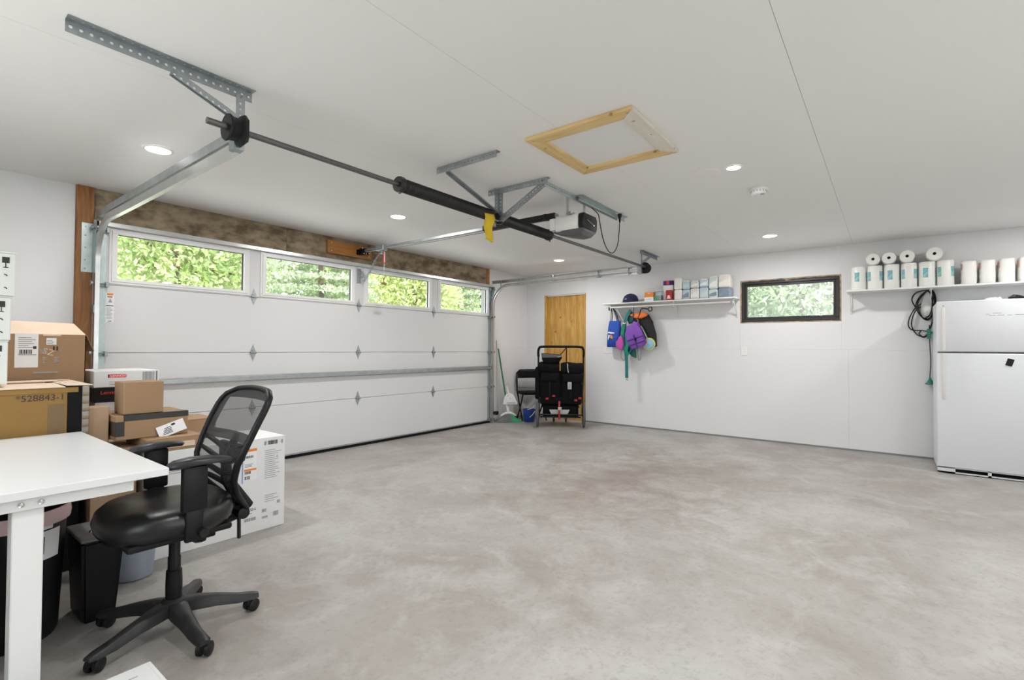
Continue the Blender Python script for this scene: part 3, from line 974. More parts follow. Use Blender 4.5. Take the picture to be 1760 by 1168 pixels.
pc = thing('extension_lead', 'black power cord looping from the door opener to the ceiling outlet', 'cord', (4.34, 2.04, 2.43))
MB().tube(pts, .0045, 6).build('cable', 'black', pc, True)
MB().lathe([(0, -.07), (.008, -.065), (.011, -.03), (.02, .0), (.02, .015), (0, .015)], (4.342, 2.04, 2.48), n=12).build('plug', 'black', pc, True)
po_ = tag(MB().lathe([(0, 0), (.05, 0), (.052, .004), (0, .005)], (4.345, 2.04, H - .006), n=24).build('ceiling_outlet', 'white', None, True), 'round white outlet plate on the ceiling with a plugged in cord', 'outlet')

# yellow rag over the spring
rg = MB()
pr = [(-.055, .0), (-.01, .012), (.02, -.006), (.05, .008)]
cols = []
for i in range(9):
    v = i / 8
    zz = 2.315 - .27 * v if v > .2 else 2.315 - .05 * v
    row = []
    for a, off in pr:
        yy = TY - .054 - .012 * math.sin(3 * v + a * 30) + off * v
        row.append(rg.bm.verts.new((2.955 + a * (.8 + .35 * v) + .012 * math.sin(9 * v), yy, (2.262 - .21 * v) - .012 * math.sin(a * 60) * v)))
    cols.append(row)
for i in range(8):
    for j in range(3):
        rg.bm.faces.new((cols[i][j], cols[i][j + 1], cols[i + 1][j + 1], cols[i + 1][j]))
ro = tag(rg.build('rag', 'yellow', None, True, 80), 'yellow cloth hanging from the torsion spring', 'cloth')
md = ro.modifiers.new('thickness', 'SOLIDIFY')
md.thickness = .004

# ================================================================== ceiling fittings
hx0, hx1, hy0, hy1 = 2.437, 3.165, 1.078, 1.775
ht = thing('attic_hatch', 'attic hatch framed by pale pine boards in the ceiling', 'hatch', ((hx0 + hx1) / 2, (hy0 + hy1) / 2, H - .03))
bw, bz = .092, .022
def mitre(pts, ma):
    MB().prism([(x, y, H - bz) for x, y in pts], (0, 0, bz - .0005), .002).build('frame_board', ma, ht)
mitre([(hx0, hy0), (hx0 + bw, hy0 + bw), (hx0 + bw, hy1 - bw), (hx0, hy1)], 'piney')
mitre([(hx0 + .001, hy1), (hx0 + bw, hy1 - bw - .001 + .002), (hx1 - bw, hy1 - bw + .001), (hx1, hy1)], 'pine')
mitre([(hx1, hy1 - .001), (hx1 - bw, hy1 - bw), (hx1 - bw, hy0 + bw), (hx1, hy0 + .001)], 'piney')
mitre([(hx1, hy0), (hx1 - bw, hy0 + bw - .001), (hx0 + bw, hy0 + bw - .001), (hx0 + .001, hy0)], 'primed')
MB().box(hx0 + bw - .02, hx1 - bw + .02, hy0 + bw - .02, hy1 - bw + .02, H - .006, H - .0006).build('hatch_panel', 'white', ht)
for x in (hx0 + .03, (hx0 + hx1) / 2, hx1 - .03):
    for y in (hy0 + .04, hy1 - .04):
        MB().cyl((x, y, H - bz), (x, y, H - bz - .0012), .006, n=8).build('screw', 'inkg', ht)

def lamp(x, y, label, rad=.085):
    t = thing('recessed_light', label, 'ceiling light', (x, y, H), group='recessed ceiling lights')
    MB().lathe([(rad * .80, -.001), (rad * .84, -.006), (rad, -.005), (rad * 1.02, -.0005)], (x, y, H), n=32).build('trim_ring', 'white', t, True)
    MB().lathe([(0, -.0045), (rad * .82, -.0035), (rad * .82, -.0005)], (x, y, H), n=32).build('lens', 'lens', t, True)
    L = bpy.data.lights.new('lamp_glow', 'AREA')
    L.shape = 'DISK'
    L.size = rad * 1.6
    L.energy = LAMP
    L.color = (1.0, .975, .95)
    lo_ = bpy.data.objects.new('lamp_glow', L)
    COL.objects.link(lo_)
    lo_.parent = t
    lo_.location = (0, 0, -.012)
    return t
lamp(1.147, 3.83, 'lit recessed ceiling light nearest the left door track')
lamp(3.173, 3.86, 'lit recessed ceiling light beside the opener rail near the door')
lamp(6.151, 3.85, 'lit recessed ceiling light above the right door track')
lamp(6.196, 1.076, 'lit recessed ceiling light near the black window')
lamp(3.716, .875, 'small added ceiling light in place of a glare streak beside the round blank cover', .055)  # glowing lens and lamp stand in for a glare streak on the ceiling
lamp(1.15, 1.06, 'lit recessed ceiling light above the camera')
lamp(1.15, -1.4, 'lit recessed ceiling light behind the camera near the left wall')
lamp(3.72, -1.4, 'lit recessed ceiling light behind the camera before the glazed door')
lamp(6.2, -1.4, 'lit recessed ceiling light above the fridge')
cv = MB().lathe([(0, -.006), (.085, -.006), (.098, -.004), (.1, -.0005)], (3.724, 1.06, H), n=32)
tag(cv.build('blank_cover', 'ceil', None, True), 'round white blank cover plate on the ceiling', 'cover plate')
sd = thing('smoke_detector', 'round white smoke detector on the ceiling', 'smoke detector', (4.325, .831, H))
MB().lathe([(.07, -.0005), (.072, -.008), (.064, -.014), (0, -.014)], (4.325, .831, H), n=32).build('base', 'vinyl', sd, True)
MB().lathe([(.058, -.013), (.056, -.04), (.046, -.05), (0, -.052)], (4.325, .831, H), n=32).build('housing', 'vinyl', sd, True)
MB().lathe([(.017, -.05), (.015, -.054), (0, -.055)], (4.31, .80, H), n=16).build('test_button', 'inkg', sd, True)
q = MB()
for a in range(16):
    an = 2 * PI * a / 16
    q.box(4.325 + .0575 * math.cos(an) - .003, 4.325 + .0575 * math.cos(an) + .003, .831 + .0575 * math.sin(an) - .003, .831 + .0575 * math.sin(an) + .003, H - .034, H - .022)
q.build('vents', 'inkg', sd)

# ================================================================== desk
tb = thing('desk', 'white laminate desk with square white legs at the left', 'desk', (.25, 2.8, 0))
MB().box(-.78, .702, 2.162, 3.42, .722, .750, .002).build('desktop', 'desk', tb)
ap = MB().box(-.76, .600, 2.186, 2.202, .682, .7215, .002).build('apron', 'deskleg', tb)
MB().box(.582, .600, 2.203, 3.38, .682, .7215, .002).build('apron', 'deskleg', tb)
for (x, y) in ((.288, 2.203), (.288, 3.28), (-.72, 2.203), (-.72, 3.28)):
    MB().box(x, x + .075, y, y + .075, 0, .7215, .003).build('leg', 'deskleg', tb)
for x in (.305, .352):
    MB().lathe([(0, .004), (.004, .004), (.0045, .002), (.008, .003), (.009, 0)], (x, 2.186, .702), (0, -1, 0), 14).build('screw', 'chrome', ap, True)

# ================================================================== office chair (faces the desk, -x)
cx, cy = .815, 2.432
ch = thing('office_chair', 'black mesh back office chair with padded seat and five castors at the desk', 'office chair', (cx, cy, 0))
def polar(an, rad, z):
    return Vector((cx + math.cos(R(an)) * rad, cy + math.sin(R(an)) * rad, z))
for k in range(5):
    an = 342 - 72 * k
    q = MB()
    d_ = Vector((math.cos(R(an)), math.sin(R(an)), 0))
    sd_ = Vector((-d_.y, d_.x, 0))
    rows = []
    for rad, zt, wt, wb, hh in ((.02, .128, .040, .034, .05), (.08, .126, .030, .036, .05), (.16, .110, .022, .030, .042), (.24, .088, .020, .027, .034), (.30, .077, .023, .026, .024), (.325, .070, .017, .018, .016)):
        c = Vector((cx, cy, 0)) + d_ * rad
        rows.append([q.bm.verts.new(c + sd_ * a + Vector((0, 0, zz))) for a, zz in ((-wt * .55, zt), (wt * .55, zt), (wt, zt - .008), (wb, zt - hh), (-wb, zt - hh), (-wt, zt - .008))])
    for a, c in zip(rows, rows[1:]):
        q.join(a, c)
    q.cap(rows[0], True); q.cap(rows[-1])
    lg = q.build('base_leg', 'chairbase', ch, True, 40)
    # castor: stem, hood and twin wheels
    e = polar(an, .305, 0)
    sw = an + (35, -50, 20, 80, -30)[k]
    w_ = Vector((-math.sin(R(sw)), math.cos(R(sw)), 0))
    fwd = Vector((math.cos(R(sw)), math.sin(R(sw)), 0))
    q = MB()
    hub = e + Vector((0, 0, .027)) - fwd * .012
    for s_ in (-1, 1):
        q.lathe([(0, .0), (.022, .0), (.027, .004), (.027, .016), (.021, .02), (0, .021)], hub + w_ * (s_ * .006), w_ * s_, 18)
    q.cyl(e + Vector((0, 0, .03)), e + Vector((0, 0, .062)), .009, n=10)
    q.box(-.026, .022, -.009, .009, .0, .031, .004, 2, Matrix.Translation(hub) @ Matrix.Rotation(R(sw), 4, 'Z'))
    q.build('castor', 'black', ch, True)
MB().lathe([(.0, .065), (.042, .068), (.048, .10), (.044, .132), (.034, .14), (0, .14)], (cx, cy, 0), n=24).build('hub', 'chairbase', ch, True)
MB().lathe([(.030, .128), (.031, .20), (.029, .255), (.024, .26), (.024, .31), (.021, .315), (.021, .445), (0, .445)], (cx, cy, 0), n=20).build('gas_column', 'chairpl', ch, True)
q = MB().box(cx - .12, cx + .12, cy - .07, cy + .07, .405, .455, .015, 2)
q.box(cx - .17, cx - .10, cy - .05, cy + .05, .385, .44, .015, 2)
q.box(cx + .02, cx + .10, cy - .16, cy - .05, .405, .438, .008, 2).box(cx + .12, cx + .19, cy - .06, cy + .06, .41, .45, .012, 2)
q.build('tilt_mechanism', 'chairpl', ch, True)
# seat cushion
q = MB()
ax, ay = .225, .245
prof = [(.78, .452), (.92, .458), (1.0, .484), (1.03, .515), (.99, .544), (.90, .560), (.70, .567), (.40, .563), (.15, .561)]
rows = []
for sc_, z in prof:
    row = []
    for i in range(40):
        t = 2 * PI * i / 40
        c_, s_ = math.cos(t), math.sin(t)
        x = math.copysign(abs(c_) ** .72, c_) * ax * sc_
        y = math.copysign(abs(s_) ** .72, s_) * ay * sc_
        fr_ = max(0, -x / ax)
        zz = z - .022 * fr_ ** 3 + (.012 * max(0, x / ax) ** 2 if z > .53 else 0) - (.010 * max(0, 1 - (y / .10) ** 2) * max(0, 1 - ((x + .17) / .12) ** 2) if z > .55 else 0)
        row.append(q.bm.verts.new((cx - .038 + x, cy + y, zz)))
    rows.append(row)
for a, c in zip(rows, rows[1:]):
    q.join(a, c)
q.cap(rows[0], True); q.cap(rows[-1])
so_ = q.build('seat', 'leather', ch, True, 70)
MB().box(cx - .22, cx + .15, cy - .20, cy + .20, .432, .462, .012, 2).build('seat_pan', 'chairpl', ch, True)
# back: frame loop, mesh skin, ribs
def bx(z):
    zs_ = [.44, .47, .52, .57, .63, .70, .78, .86, .94, 1.0]
    xs_ = [1.085, 1.068, 1.03, .995, .975, .985, 1.02, 1.058, 1.10, 1.132]
    return float(np.interp(z, zs_, xs_))
def bw_(z):
    zs_ = [.44, .47, .52, .57, .63, .70, .78, .86, .92]
    ws_ = [.035, .05, .10, .155, .19, .213, .228, .236, .236]
    if z <= .92:
        return float(np.interp(z, zs_, ws_))
    t = (z - .92) / .08
    return .236 - .085 * (1 - math.sqrt(max(0, 1 - t * t)))
def bpnt(v, z, off=0.):
    w = bw_(z)
    return Vector((bx(z) - .030 * (v * w / .236) ** 2 + .012 + off, cy + v * w, z + .010 * (1 - v * v) * max(0, (z - .9) / .1)))
ZT = 1.0
left = [bpnt(-1, .45 + (ZT - .45) * i / 22) for i in range(23)]
top = [bpnt(-1 + 2 * i / 10, ZT) for i in range(1, 10)]
right = [bpnt(1, ZT - (ZT - .45) * i / 22) for i in range(23)]
MB().tube(left + top + right, .0125, 10, False, 1.2).build('back_frame', 'chairpl', ch, True, 60)
def skin(z0, z1, v0, v1, off, ma, nm, nz=14, nv=10):
    q = MB()
    V = [[q.bm.verts.new(bpnt(v0 + (v1 - v0) * j / nv, z0 + (z1 - z0) * i / nz, off)) for j in range(nv + 1)] for i in range(nz + 1)]
    for i in range(nz):
        for j in range(nv):
            q.bm.faces.new((V[i][j], V[i][j + 1], V[i + 1][j + 1], V[i + 1][j]))
    return q.build(nm, ma, ch, True, 80)
skin(.50, ZT, -1, 1, .0, 'meshf', 'mesh_panel', 24, 12)
# denser woven border and bands behind the mesh
skin(.955, ZT, -1, 1, .004, 'meshd', 'mesh_border', 3, 10)
skin(.775, .815, -1, 1, .004, 'meshd', 'mesh_border', 3, 10)
skin(.815, .955, -1, -.80, .004, 'meshd', 'mesh_border', 8, 2)
skin(.815, .955, .80, 1, .004, 'meshd', 'mesh_border', 8, 2)
for i, z in enumerate((.575, .625, .675, .725)):
    for s_ in (-1, 1):
        pts = [bpnt(s_ * (.08 + .9 * t), z + .055 * t * (1 if i > 1 else .7), .018 - .012 * t) for t in (0, .25, .5, .75, 1)]
        MB().tube(pts, [.014, .013, .012, .011, .009], 8, False, 1.).build('back_rib', 'chairpl', ch, True)
MB().tube([bpnt(0, z, .022) for z in (.45, .52, .60, .68, .76, .80)], [.03, .032, .026, .022, .018, .012], 10).build('back_spine', 'chairpl', ch, True)
MB().box(bx(.72) + .032, bx(.72) + .062, cy - .11, cy + .11, .685, .765, .012, 3).build('lumbar_pad', 'black', ch, True)
MB().bar((cx + .15, cy, .405), (1.085, cy, .43), .07, .03, bev=.008).build('back_bar', 'chairpl', ch)
MB().lathe([(0, -.06), (.026, -.055), (.034, -.02), (.034, .02), (.026, .055), (0, .06)], (1.075, cy, .437), (0, 1, 0), 16).build('back_knob', 'black', ch, True)
MB().bar((1.05, cy - .06, .425), (1.045, cy - .075, .335), .018, .012, (1, 0, 0), .003).build('tilt_lever', 'black', ch)
# arms
for s_ in (-1, 1):
    ya = cy + s_ * .246
    pad = MB()
    rows = []
    for t, w, zt, zb in ((0, .010, .742, .735), (.04, .028, .752, .728), (.14, .040, .762, .730), (.4, .045, .769, .737), (.7, .043, .766, .737), (.92, .034, .758, .733), (1, .012, .750, .738)):
        x = .706 + .225 * t
        rows.append([pad.bm.verts.new((x, ya - s_ * .02 + s_ * .03 * t + a * w, z)) for a, z in ((-.9, zb + .004), (-1, (zt + zb) / 2), (-.8, zt - .003), (0, zt), (.8, zt - .003), (1, (zt + zb) / 2), (.9, zb + .004), (0, zb))])
    for a, c in zip(rows, rows[1:]):
        pad.join(a, c)
    pad.cap(rows[0], True); pad.cap(rows[-1])
    pad.build('arm_pad', 'armpad', ch, True, 60)
    sh = -.028 if s_ < 0 else -.008
    q = MB().box(cx - .035 + sh, cx + .055 + sh, ya - .016, ya + .016, .56, .735, .008, 2)
    q.box(cx - .022 + sh, cx + .042 + sh, ya - .012, ya + .012, .44, .57, .006, 2)
    q.build('arm_post', 'chairpl', ch, True)
    q = MB().tube([(cx + .01, ya, .47), (cx + .01, ya - s_ * .01, .445), (cx + .01, ya - s_ * .06, .43), (cx + .01, ya - s_ * .16, .428)], .018, 8, False, 1.4)
    q.build('arm_support', 'chairpl', ch, True)
    MB().cyl((cx + .01, ya + s_ * .012, .47), (cx + .01, ya + s_ * .032, .47), .018, n=12).build('arm_knob', 'black', ch)

# ================================================================== cartons
def carton(name, label, x0, x1, y0, y1, z0, z1, ma, flaps=True, group='cartons piled behind the desk', bev=.003):
    t = thing(name, label, 'box', ((x0 + x1) / 2, (y0 + y1) / 2, z0), group=group)
    bd = MB().box(x0, x1, y0, y1, z0, z1 - (.004 if flaps else 0), bev).build('box_body', ma, t)
    if flaps:
        ym = (y0 + y1) / 2
        MB().box(x0 + .001, x1 - .001, y0 + .001, ym - .001, z1 - .004, z1, .001).build('flap', ma, t)
        MB().box(x0 + .001, x1 - .001, ym + .001, y1 - .001, z1 - .004, z1, .001).build('flap', ma, t)
    return t
def patch(par, x0, x1, z0, z1, y, ma, nm='label', d=.0012):
    return MB().box(x0, x1, y - d, y - .0001, z0, z1).build(nm, ma, par)
def lines(par, x0, x1, z0, z1, n, y, ma='inkg', seed=1, fill=.55):
    rnd = random.Random(seed)
    q = MB()
    hgt = (z1 - z0) / n
    for i in range(n):
        q.box(x0, x0 + (x1 - x0) * rnd.uniform(.55, 1), y - .0016, y - .0011, z0 + i * hgt, z0 + i * hgt + hgt * fill)
    return q.build('printed_text', ma, par)
def barcode(par, x0, x1, z0, z1, y, ma='ink', seed=2):
    rnd = random.Random(seed)
    q = MB()
    x = x0
    while x < x1:
        w = rnd.choice((.0015, .003, .0045))
        q.box(x, min(x + w, x1), y - .0018, y - .0012, z0, z1)
        x += w + rnd.choice((.0015, .003))
    return q.build('barcode', ma, par)

# big white appliance carton on the floor
Y0 = 3.29
bc = carton('appliance_carton', 'large white printed appliance carton on the floor behind the office chair', .985, 1.752, Y0, 3.70, 0, .603, 'cardw')
patch(bc, 1.482, 1.563, .345, .545, Y0, 'paper', 'shipping_label')
patch(bc, 1.485, 1.562, .528, .545, Y0 - .001, 'orange', 'label_band')
patch(bc, 1.483, 1.560, .405, .417, Y0 - .001, 'orange', 'label_band')
barcode(bc, 1.487, 1.54, .487, .502, Y0, seed=3); lines(bc, 1.487, 1.558, .43, .452, 3, Y0, 'inkg', 4)
barcode(bc, 1.487, 1.525, .385, .403, Y0, seed=5); barcode(bc, 1.487, 1.52, .35, .372, Y0, seed=6)
MB().box(1.470, 1.476, Y0 - .0012, Y0 - .0001, .33, .50).build('stripe', 'blueedge', bc)
barcode(bc, 1.635, 1.70, .555, .582, Y0, 'ink', 77)
for x_ in (1.610, 1.722): barcode(bc, x_, x_ + .014, .555, .58, Y0, 'inkg', int(x_ * 100))
lines(bc, 1.615, 1.735, .335, .53, 15, Y0, 'inkg', 7, .28)
lines(bc, 1.62, 1.71, .18, .235, 4, Y0, 'inkg', 8, .25)
text('L3350-6', .026, (1.527, Y0 - .0005, .150), (1, 0, 0), (0, 0, 1), 'ink', bc, squash=.8)
lines(bc, 1.49, 1.55, .125, .135, 1, Y0, 'inkg', 9)
barcode(bc, 1.488, 1.56, .08, .10, Y0, 'inkg', 11)
for x, z, w, h_ in ((1.60, .115, .03, .022), (1.60, .075, .04, .014), (1.675, .075, .035, .03), (1.70, .155, .02, .02)):
    barcode(bc, x, x + w, z, z + h_, Y0, 'inkg', int(x * 1000))
text('6', .03, (1.698, Y0 - .0005, .47), (1, 0, 0), (0, 0, 1), 'inkg', bc)
MB().box(1.44, 1.60, 3.46, 3.60, .6035, .609, .001).build('cardboard_sheet', 'cardw', bc)
lines(bc, 1.06, 1.22, .47, .53, 5, Y0, 'inkg', 21, .3)
patch(bc, 1.0, 1.06, .46, .54, Y0, 'towD', 'label')

# brown carton under/left of it and the pile on top
cL = carton('brown_carton', 'brown carton on the floor under the tall thin carton',   .748, .955, 3.44, 3.80, 0, .63, 'card2')
tt = carton('thin_carton', 'tall thin tan carton standing beside the desk end', .748, .838, 3.50, 3.60, .6305, .865, 'card2', False)
fb = carton('brown_carton', 'low brown carton with torn flap lying on the white appliance carton', .96, 1.245, 3.30, 3.66, .604, .678, 'card')
MB().box(1.03, 1.20, Y0 + .002, Y0 + .009, .62, .65, .001).build('torn_strip', 'cardp', fb)
fk = carton('taped_carton', 'flat brown carton edged with black tape under the small plain carton', .845, 1.20, 3.405, 3.72, .679, .815, 'card', False)
MB().box(.88, 1.2015, 3.4035, 3.44, .783, .8165, .001).build('tape', 'tape', fk)
MB().box(.8435, .885, 3.4035, 3.70, .70, .782, .001).build('tape', 'tape', fk)
ev = thing('envelope', 'white addressed envelope leaning on the taped carton', 'envelope', (1.12, 3.395, .68))
e0 = Matrix.Translation((1.108, 3.388, .720)) @ Matrix.Rotation(R(-18), 4, 'Y') @ Matrix.Rotation(R(-12), 4, 'X')
q = MB(); q.box(-.072, .072, -.0015, .0015, -.034, .034, 0, 1, e0); q.build('envelope_body', 'paper', ev)
q = MB()
for i in range(5):
    q.box(-.05 + .004 * i, .0, -.0022, -.0016, -.022 + .008 * i, -.018 + .008 * i, 0, 1, e0)
q.box(.005, .025, -.0022, -.0016, .014, .026, 0, 1, e0)
q.build('printed_text', 'ink', ev)
sbx = carton('small_carton', 'small plain brown carton standing on the taped carton', .885, 1.078, 3.43, 3.60, .817, 1.0, 'card', False)
rb = carton('brown_carton', 'plain brown carton at the back of the white appliance carton top', 1.25, 1.425, 3.57, 3.85, .604, .735, 'card')
lines(rb, 1.27, 1.40, .625, .655, 3, 3.57, 'inkg', 31)
# stack behind: white over black over white
sup = carton('brown_carton', 'brown carton at the bottom of the logo carton stack', .84, 1.26, 3.98, 4.42, 0, .70, 'card2')
w2 = carton('white_carton', 'plain white carton below the black carton', .885, 1.20, 4.0, 4.38, .7005, .845, 'cardw', False)
k2 = carton('dark_carton', 'black carton with red lettering between two white cartons', .87, 1.20, 3.99, 4.38, .846, .938, 'black', False)
text('Lennox', .030, (.958, 3.9895, .905), (1, 0, 0), (0, 0, 1), 'redl', k2, squash=1.1)
k1 = carton('logo_carton', 'white carton with red logo badge on top of the stack', .872, 1.222, 3.98, 4.40, .939, 1.043, 'cardw')
lb = MB().prism([(.95 + a, 3.9795, 1.0 + c) for a, c in ((0, .0), (.085, 0), (.09, .004), (.09, .018), (.085, .022), (0, .022))], (0, -.0008, 0)).build('logo_badge', 'redl', k1)
text('LENNOX', .020, (.997, 3.979, 1.011), (1, 0, 0), (0, 0, 1), 'paper', lb)
MB().box(.943, .949, 3.9785, 3.9795, 1.0, 1.022).build('logo_bar', 'ink', k1)
lines(k1, .95, 1.02, .955, .985, 3, 3.98, 'inkg', 41, .3)
barcode(k1, 1.128, 1.195, .962, 1.035, 3.98, 'inkg', 42)
MB().box(1.205, 1.210, 3.9785, 3.9795, .945, 1.038).build('stripe', 'ink', k1)

# ochre carton behind the desk with the open brown one and the white trio above
un = carton('dark_carton', 'plain carton blackened for the shade under the desk, on the floor under the ochre carton', -.10, .715, 3.50, 3.95, 0, .56, 'blackm')  # matt black paints in the shade below the desk
ya = 3.46
oc = thing('ochre_carton', 'wide ochre carton with printed number and black corner behind the desk', 'box', (.3, 3.7, .561), group='cartons piled behind the desk')
MB().box(-.12, .652, ya, 3.98, .561, .985, .003).build('box_body', 'ochre', oc)
MB().box(.645, .712, ya + .002, 3.98, .561, .992, .003).build('box_corner', 'blackm', oc)
MB().box(.712, .742, ya + .004, 3.98, .561, .988, .002).build('box_end', 'core', oc)
MB().box(-.12, .695, ya - .004, ya + .012, .958, .984, .001).build('front_lip', 'ochre', oc)
for i in range(9):
    MB().box(.713, .741, ya + .0005, ya + .0045, .60 + i * .042, .618 + i * .042, .001).build('corrugated_edge', 'header', oc)
MB().prism([(-.12, ya - .012, .986), (.64, ya - .012, .986), (.64, 3.72, .994), (-.12, 3.72, .994)], (0, 0, .004)).build('flap', 'cardp', oc)
MB().prism([(-.12, 3.735, 1.002), (.60, 3.735, 1.002), (.755, 3.96, .998), (-.12, 3.96, .998)], (0, 0, .004)).build('flap', 'cardp', oc)
MB().prism([(.65, ya + .01, .993), (.757, ya + .006, .990), (.76, 3.95, .993), (.65, 3.95, .9935)], (0, 0, .004)).build('flap', 'cardp', oc)
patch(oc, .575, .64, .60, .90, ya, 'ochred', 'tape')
text('*528843-1', .044, (.548, ya - .0008, .935), (1, 0, 0), (0, 0, 1), 'ink', oc, squash=1.)

bb = thing('open_carton', 'open brown carton with shipping label and raised flap by the wooden post', 'box', (.6, 4.2, 1.0), group='cartons piled behind the desk')
yb = 4.02
sb_ = carton('brown_carton', 'brown carton on the floor under the open labelled carton', .25, .825, 4.0, 4.5, 0, .90, 'card2')
q = MB()
q.box(.33, .838, yb, yb + .004, .902, 1.272).box(.33, .838, yb + .42, yb + .424, .902, 1.272).box(.33, .334, yb, yb + .424, .902, 1.272).box(.834, .838, yb, yb + .424, .902, 1.272).box(.33, .838, yb, yb + .424, .9, .904)
q.build('box_body', 'card', bb)
MB().prism([(.335, yb, 1.272), (.838, yb, 1.272), (.80, yb + .11, 1.345), (.335, yb + .11, 1.355)], (0, .002, -.004)).build('flap', 'cardp', bb)
MB().prism([(.838, yb, 1.272), (.838, yb + .42, 1.272), (.885, yb + .38, 1.17), (.885, yb + .03, 1.17)], (.003, 0, .002)).build('flap', 'card', bb)
sl_ = patch(bb, .52, .620, 1.075, 1.275, yb, 'paper', 'shipping_label')
barcode(sl_, .54, .595, 1.155, 1.18, yb, seed=51); lines(sl_, .535, .61, 1.19, 1.26, 6, yb, 'inkg', 52, .4); patch(sl_, .597, .612, 1.185, 1.2, yb - .001, 'ink', 'stamp')
patch(sl_, .535, .612, 1.149, 1.152, yb - .001, 'ink', 'rule')
l2 = patch(bb, .655, .70, 1.21, 1.25, yb, 'paper', 'label'); lines(l2, .658, .69, 1.215, 1.24, 3, yb, 'inkg', 53)
barcode(bb, .625, .66, 1.155, 1.185, yb, 'inkg', 54)
lines(bb, .69, .715, 1.10, 1.14, 4, yb, 'inkg', 55); lines(bb, .64, .655, 1.10, 1.14, 4, yb, 'inkg', 58); lines(bb, .60, .71, 1.04, 1.056, 1, yb, 'inkg', 56)
for x in (.685, .7): patch(bb, x, x + .008, 1.175, 1.20, yb, 'ink', 'arrow_mark')
patch(bb, .64, .72, 1.262, 1.271, yb, 'cardp', 'tape')
text('SZ', .05, (.665, yb - .0006, 1.165), (.94, 0, -.3), (.3, 0, .94), 'cardp', bb)

yw = 3.52
z = 1.0
for i, (xr, lab) in enumerate(((.432, 'pale grey carton at the bottom of the stack of three on the ochre carton'), (.440, 'pale grey carton in the middle of the stack of three'), (.452, 'pale grey carton on top of the stack of three at the left edge'))):
    zz = 1.009 + i * .222
    t = thing('fragile_carton', lab, 'box', (.2, 3.7, zz), group='pale grey cartons with fragile marks')
    MB().box(.02, xr, yw, yw + .36, zz, zz + .214, .003).build('box_body', 'cardg', t)
    MB().box(.018, xr + .002, yw - .002, yw + .362, zz + .2145, zz + .220, .001).build('lid_edge', 'cardg', t)
    for gx, kind in ((xr - .035, 'g'), (xr - .075, 'u')):
        q = MB()
        zc = zz + .165
        if kind == 'g':       # wine glass mark
            q.box(gx - .0135, gx + .0135, yw - .0012, yw - .0002, zc, zc + .03, .0).box(gx - .002, gx + .002, yw - .0012, yw - .0002, zc - .02, zc).box(gx - .009, gx + .009, yw - .0012, yw - .0002, zc - .024, zc - .020)
        else:                 # umbrella mark
            q.prism([(gx - .015, yw - .0002, zc + .008), (gx + .015, yw - .0002, zc + .008), (gx + .009, yw - .0002, zc + .019), (gx - .009, yw - .0002, zc + .019)], (0, -.001, 0)).box(gx - .0015, gx + .0015, yw - .0012, yw - .0002, zc - .008, zc + .008)
        q.build('fragile_mark', 'ink', t)
    for dz in (.1, .035):
        MB().tube([(xr - .04, yw - .0008, zz + dz + .008), (xr - .033, yw - .0008, zz + dz + .006), (xr - .029, yw - .0008, zz + dz)], .0025, 6).build('hand_hole_mark', 'ink', t)
patch(bb, .36, .455, 1.06, 1.15, yb - .002, 'paper', 'label')

# white carton on the floor in front of the desk
wc_ = thing('long_carton', 'long white taped carton on the floor in front of the office chair', 'box', (.47, 1.93, 0))
MB().box(.25, .628, 1.79, 2.075, 0, .10, .004).build('box_body', 'cardw', wc_)
MB().box(.24, .612, 1.785, 2.06, .1005, .104, .001).build('flap', 'cardw', wc_)
MB().box(.46, .57, 2.0, 2.004, .1042, .1048).build('cut_mark', 'inkg', wc_)

# ================================================================== bins and tubs under the desk
bn = thing('trash_can', 'tall round black trash can with pale bag rim and picture label under the desk', 'trash can', (.34, 3.0, 0))
MB().lathe([(0, .001), (.148, .001), (.155, .015), (.178, .50), (.186, .50), (.186, .52), (.178, .52), (.172, .50), (.150, .03), (0, .03)], (.37, 2.885, 0), n=32).build('can_body', 'black', bn, True)
MB().lathe([(.189, .475), (.192, .50), (.188, .532), (.180, .532), (.178, .50)], (.37, 2.885, 0), n=32).build('bag_rim', 'pinkbag', bn, True)
def curved(par, a0, a1, z0, z1, ma, nm, off=.002):
    q = MB()
    V = []
    for i in range(9):
        a = R(a0 + (a1 - a0) * i / 8)
        V.append([q.bm.verts.new((.37 + math.cos(a) * (.155 + (z - .015) * .0475 + off), 2.885 + math.sin(a) * (.155 + (z - .015) * .0475 + off), z)) for z in (z0, z1)])
    for i in range(8):
        q.bm.faces.new((V[i][0], V[i + 1][0], V[i + 1][1], V[i][1]))
    return q.build(nm, ma, par, True)
lb = curved(bn, -84, -40, .335, .452, 'paper', 'picture_label')
curved(lb, -78, -62, .36, .43, 'greyst', 'picture', .003)
curved(bn, -84, -52, .458, .485, 'paper', 'picture_label')
kb = thing('waste_bin', 'black rectangular bin with grey latch lid beside the trash can', 'bin', (.63, 2.86, 0))
q = MB()
A = [(.585, 2.765), (.700, 2.765), (.700, 2.98), (.585, 2.98)]
B = [(.572, 2.735), (.722, 2.735), (.722, 3.0), (.572, 3.0)]
q.bm.verts.ensure_lookup_table()
va = [q.bm.verts.new((x, y, .0)) for x, y in A]
vb = [q.bm.verts.new((x, y, .36)) for x, y in B]
q.join(va, vb); q.cap(va, True); q.cap(vb)
bmesh.ops.bevel(q.bm, geom=list(q.bm.edges), offset=.012, segments=2, affect='EDGES')
q.build('bin_body', 'black', kb, True)
MB().box(.567, .728, 2.728, 3.007, .361, .378, .006, 2).build('lid', 'lidgrey', kb)
MB().box(.640, .665, 2.722, 2.75, .362, .392, .004).build('latch', 'black', kb)
MB().lathe([(0, .009), (.009, .008), (.012, 0)], (.625, 2.83, .3785), n=14).build('lid_stud', 'chrome', kb, True)
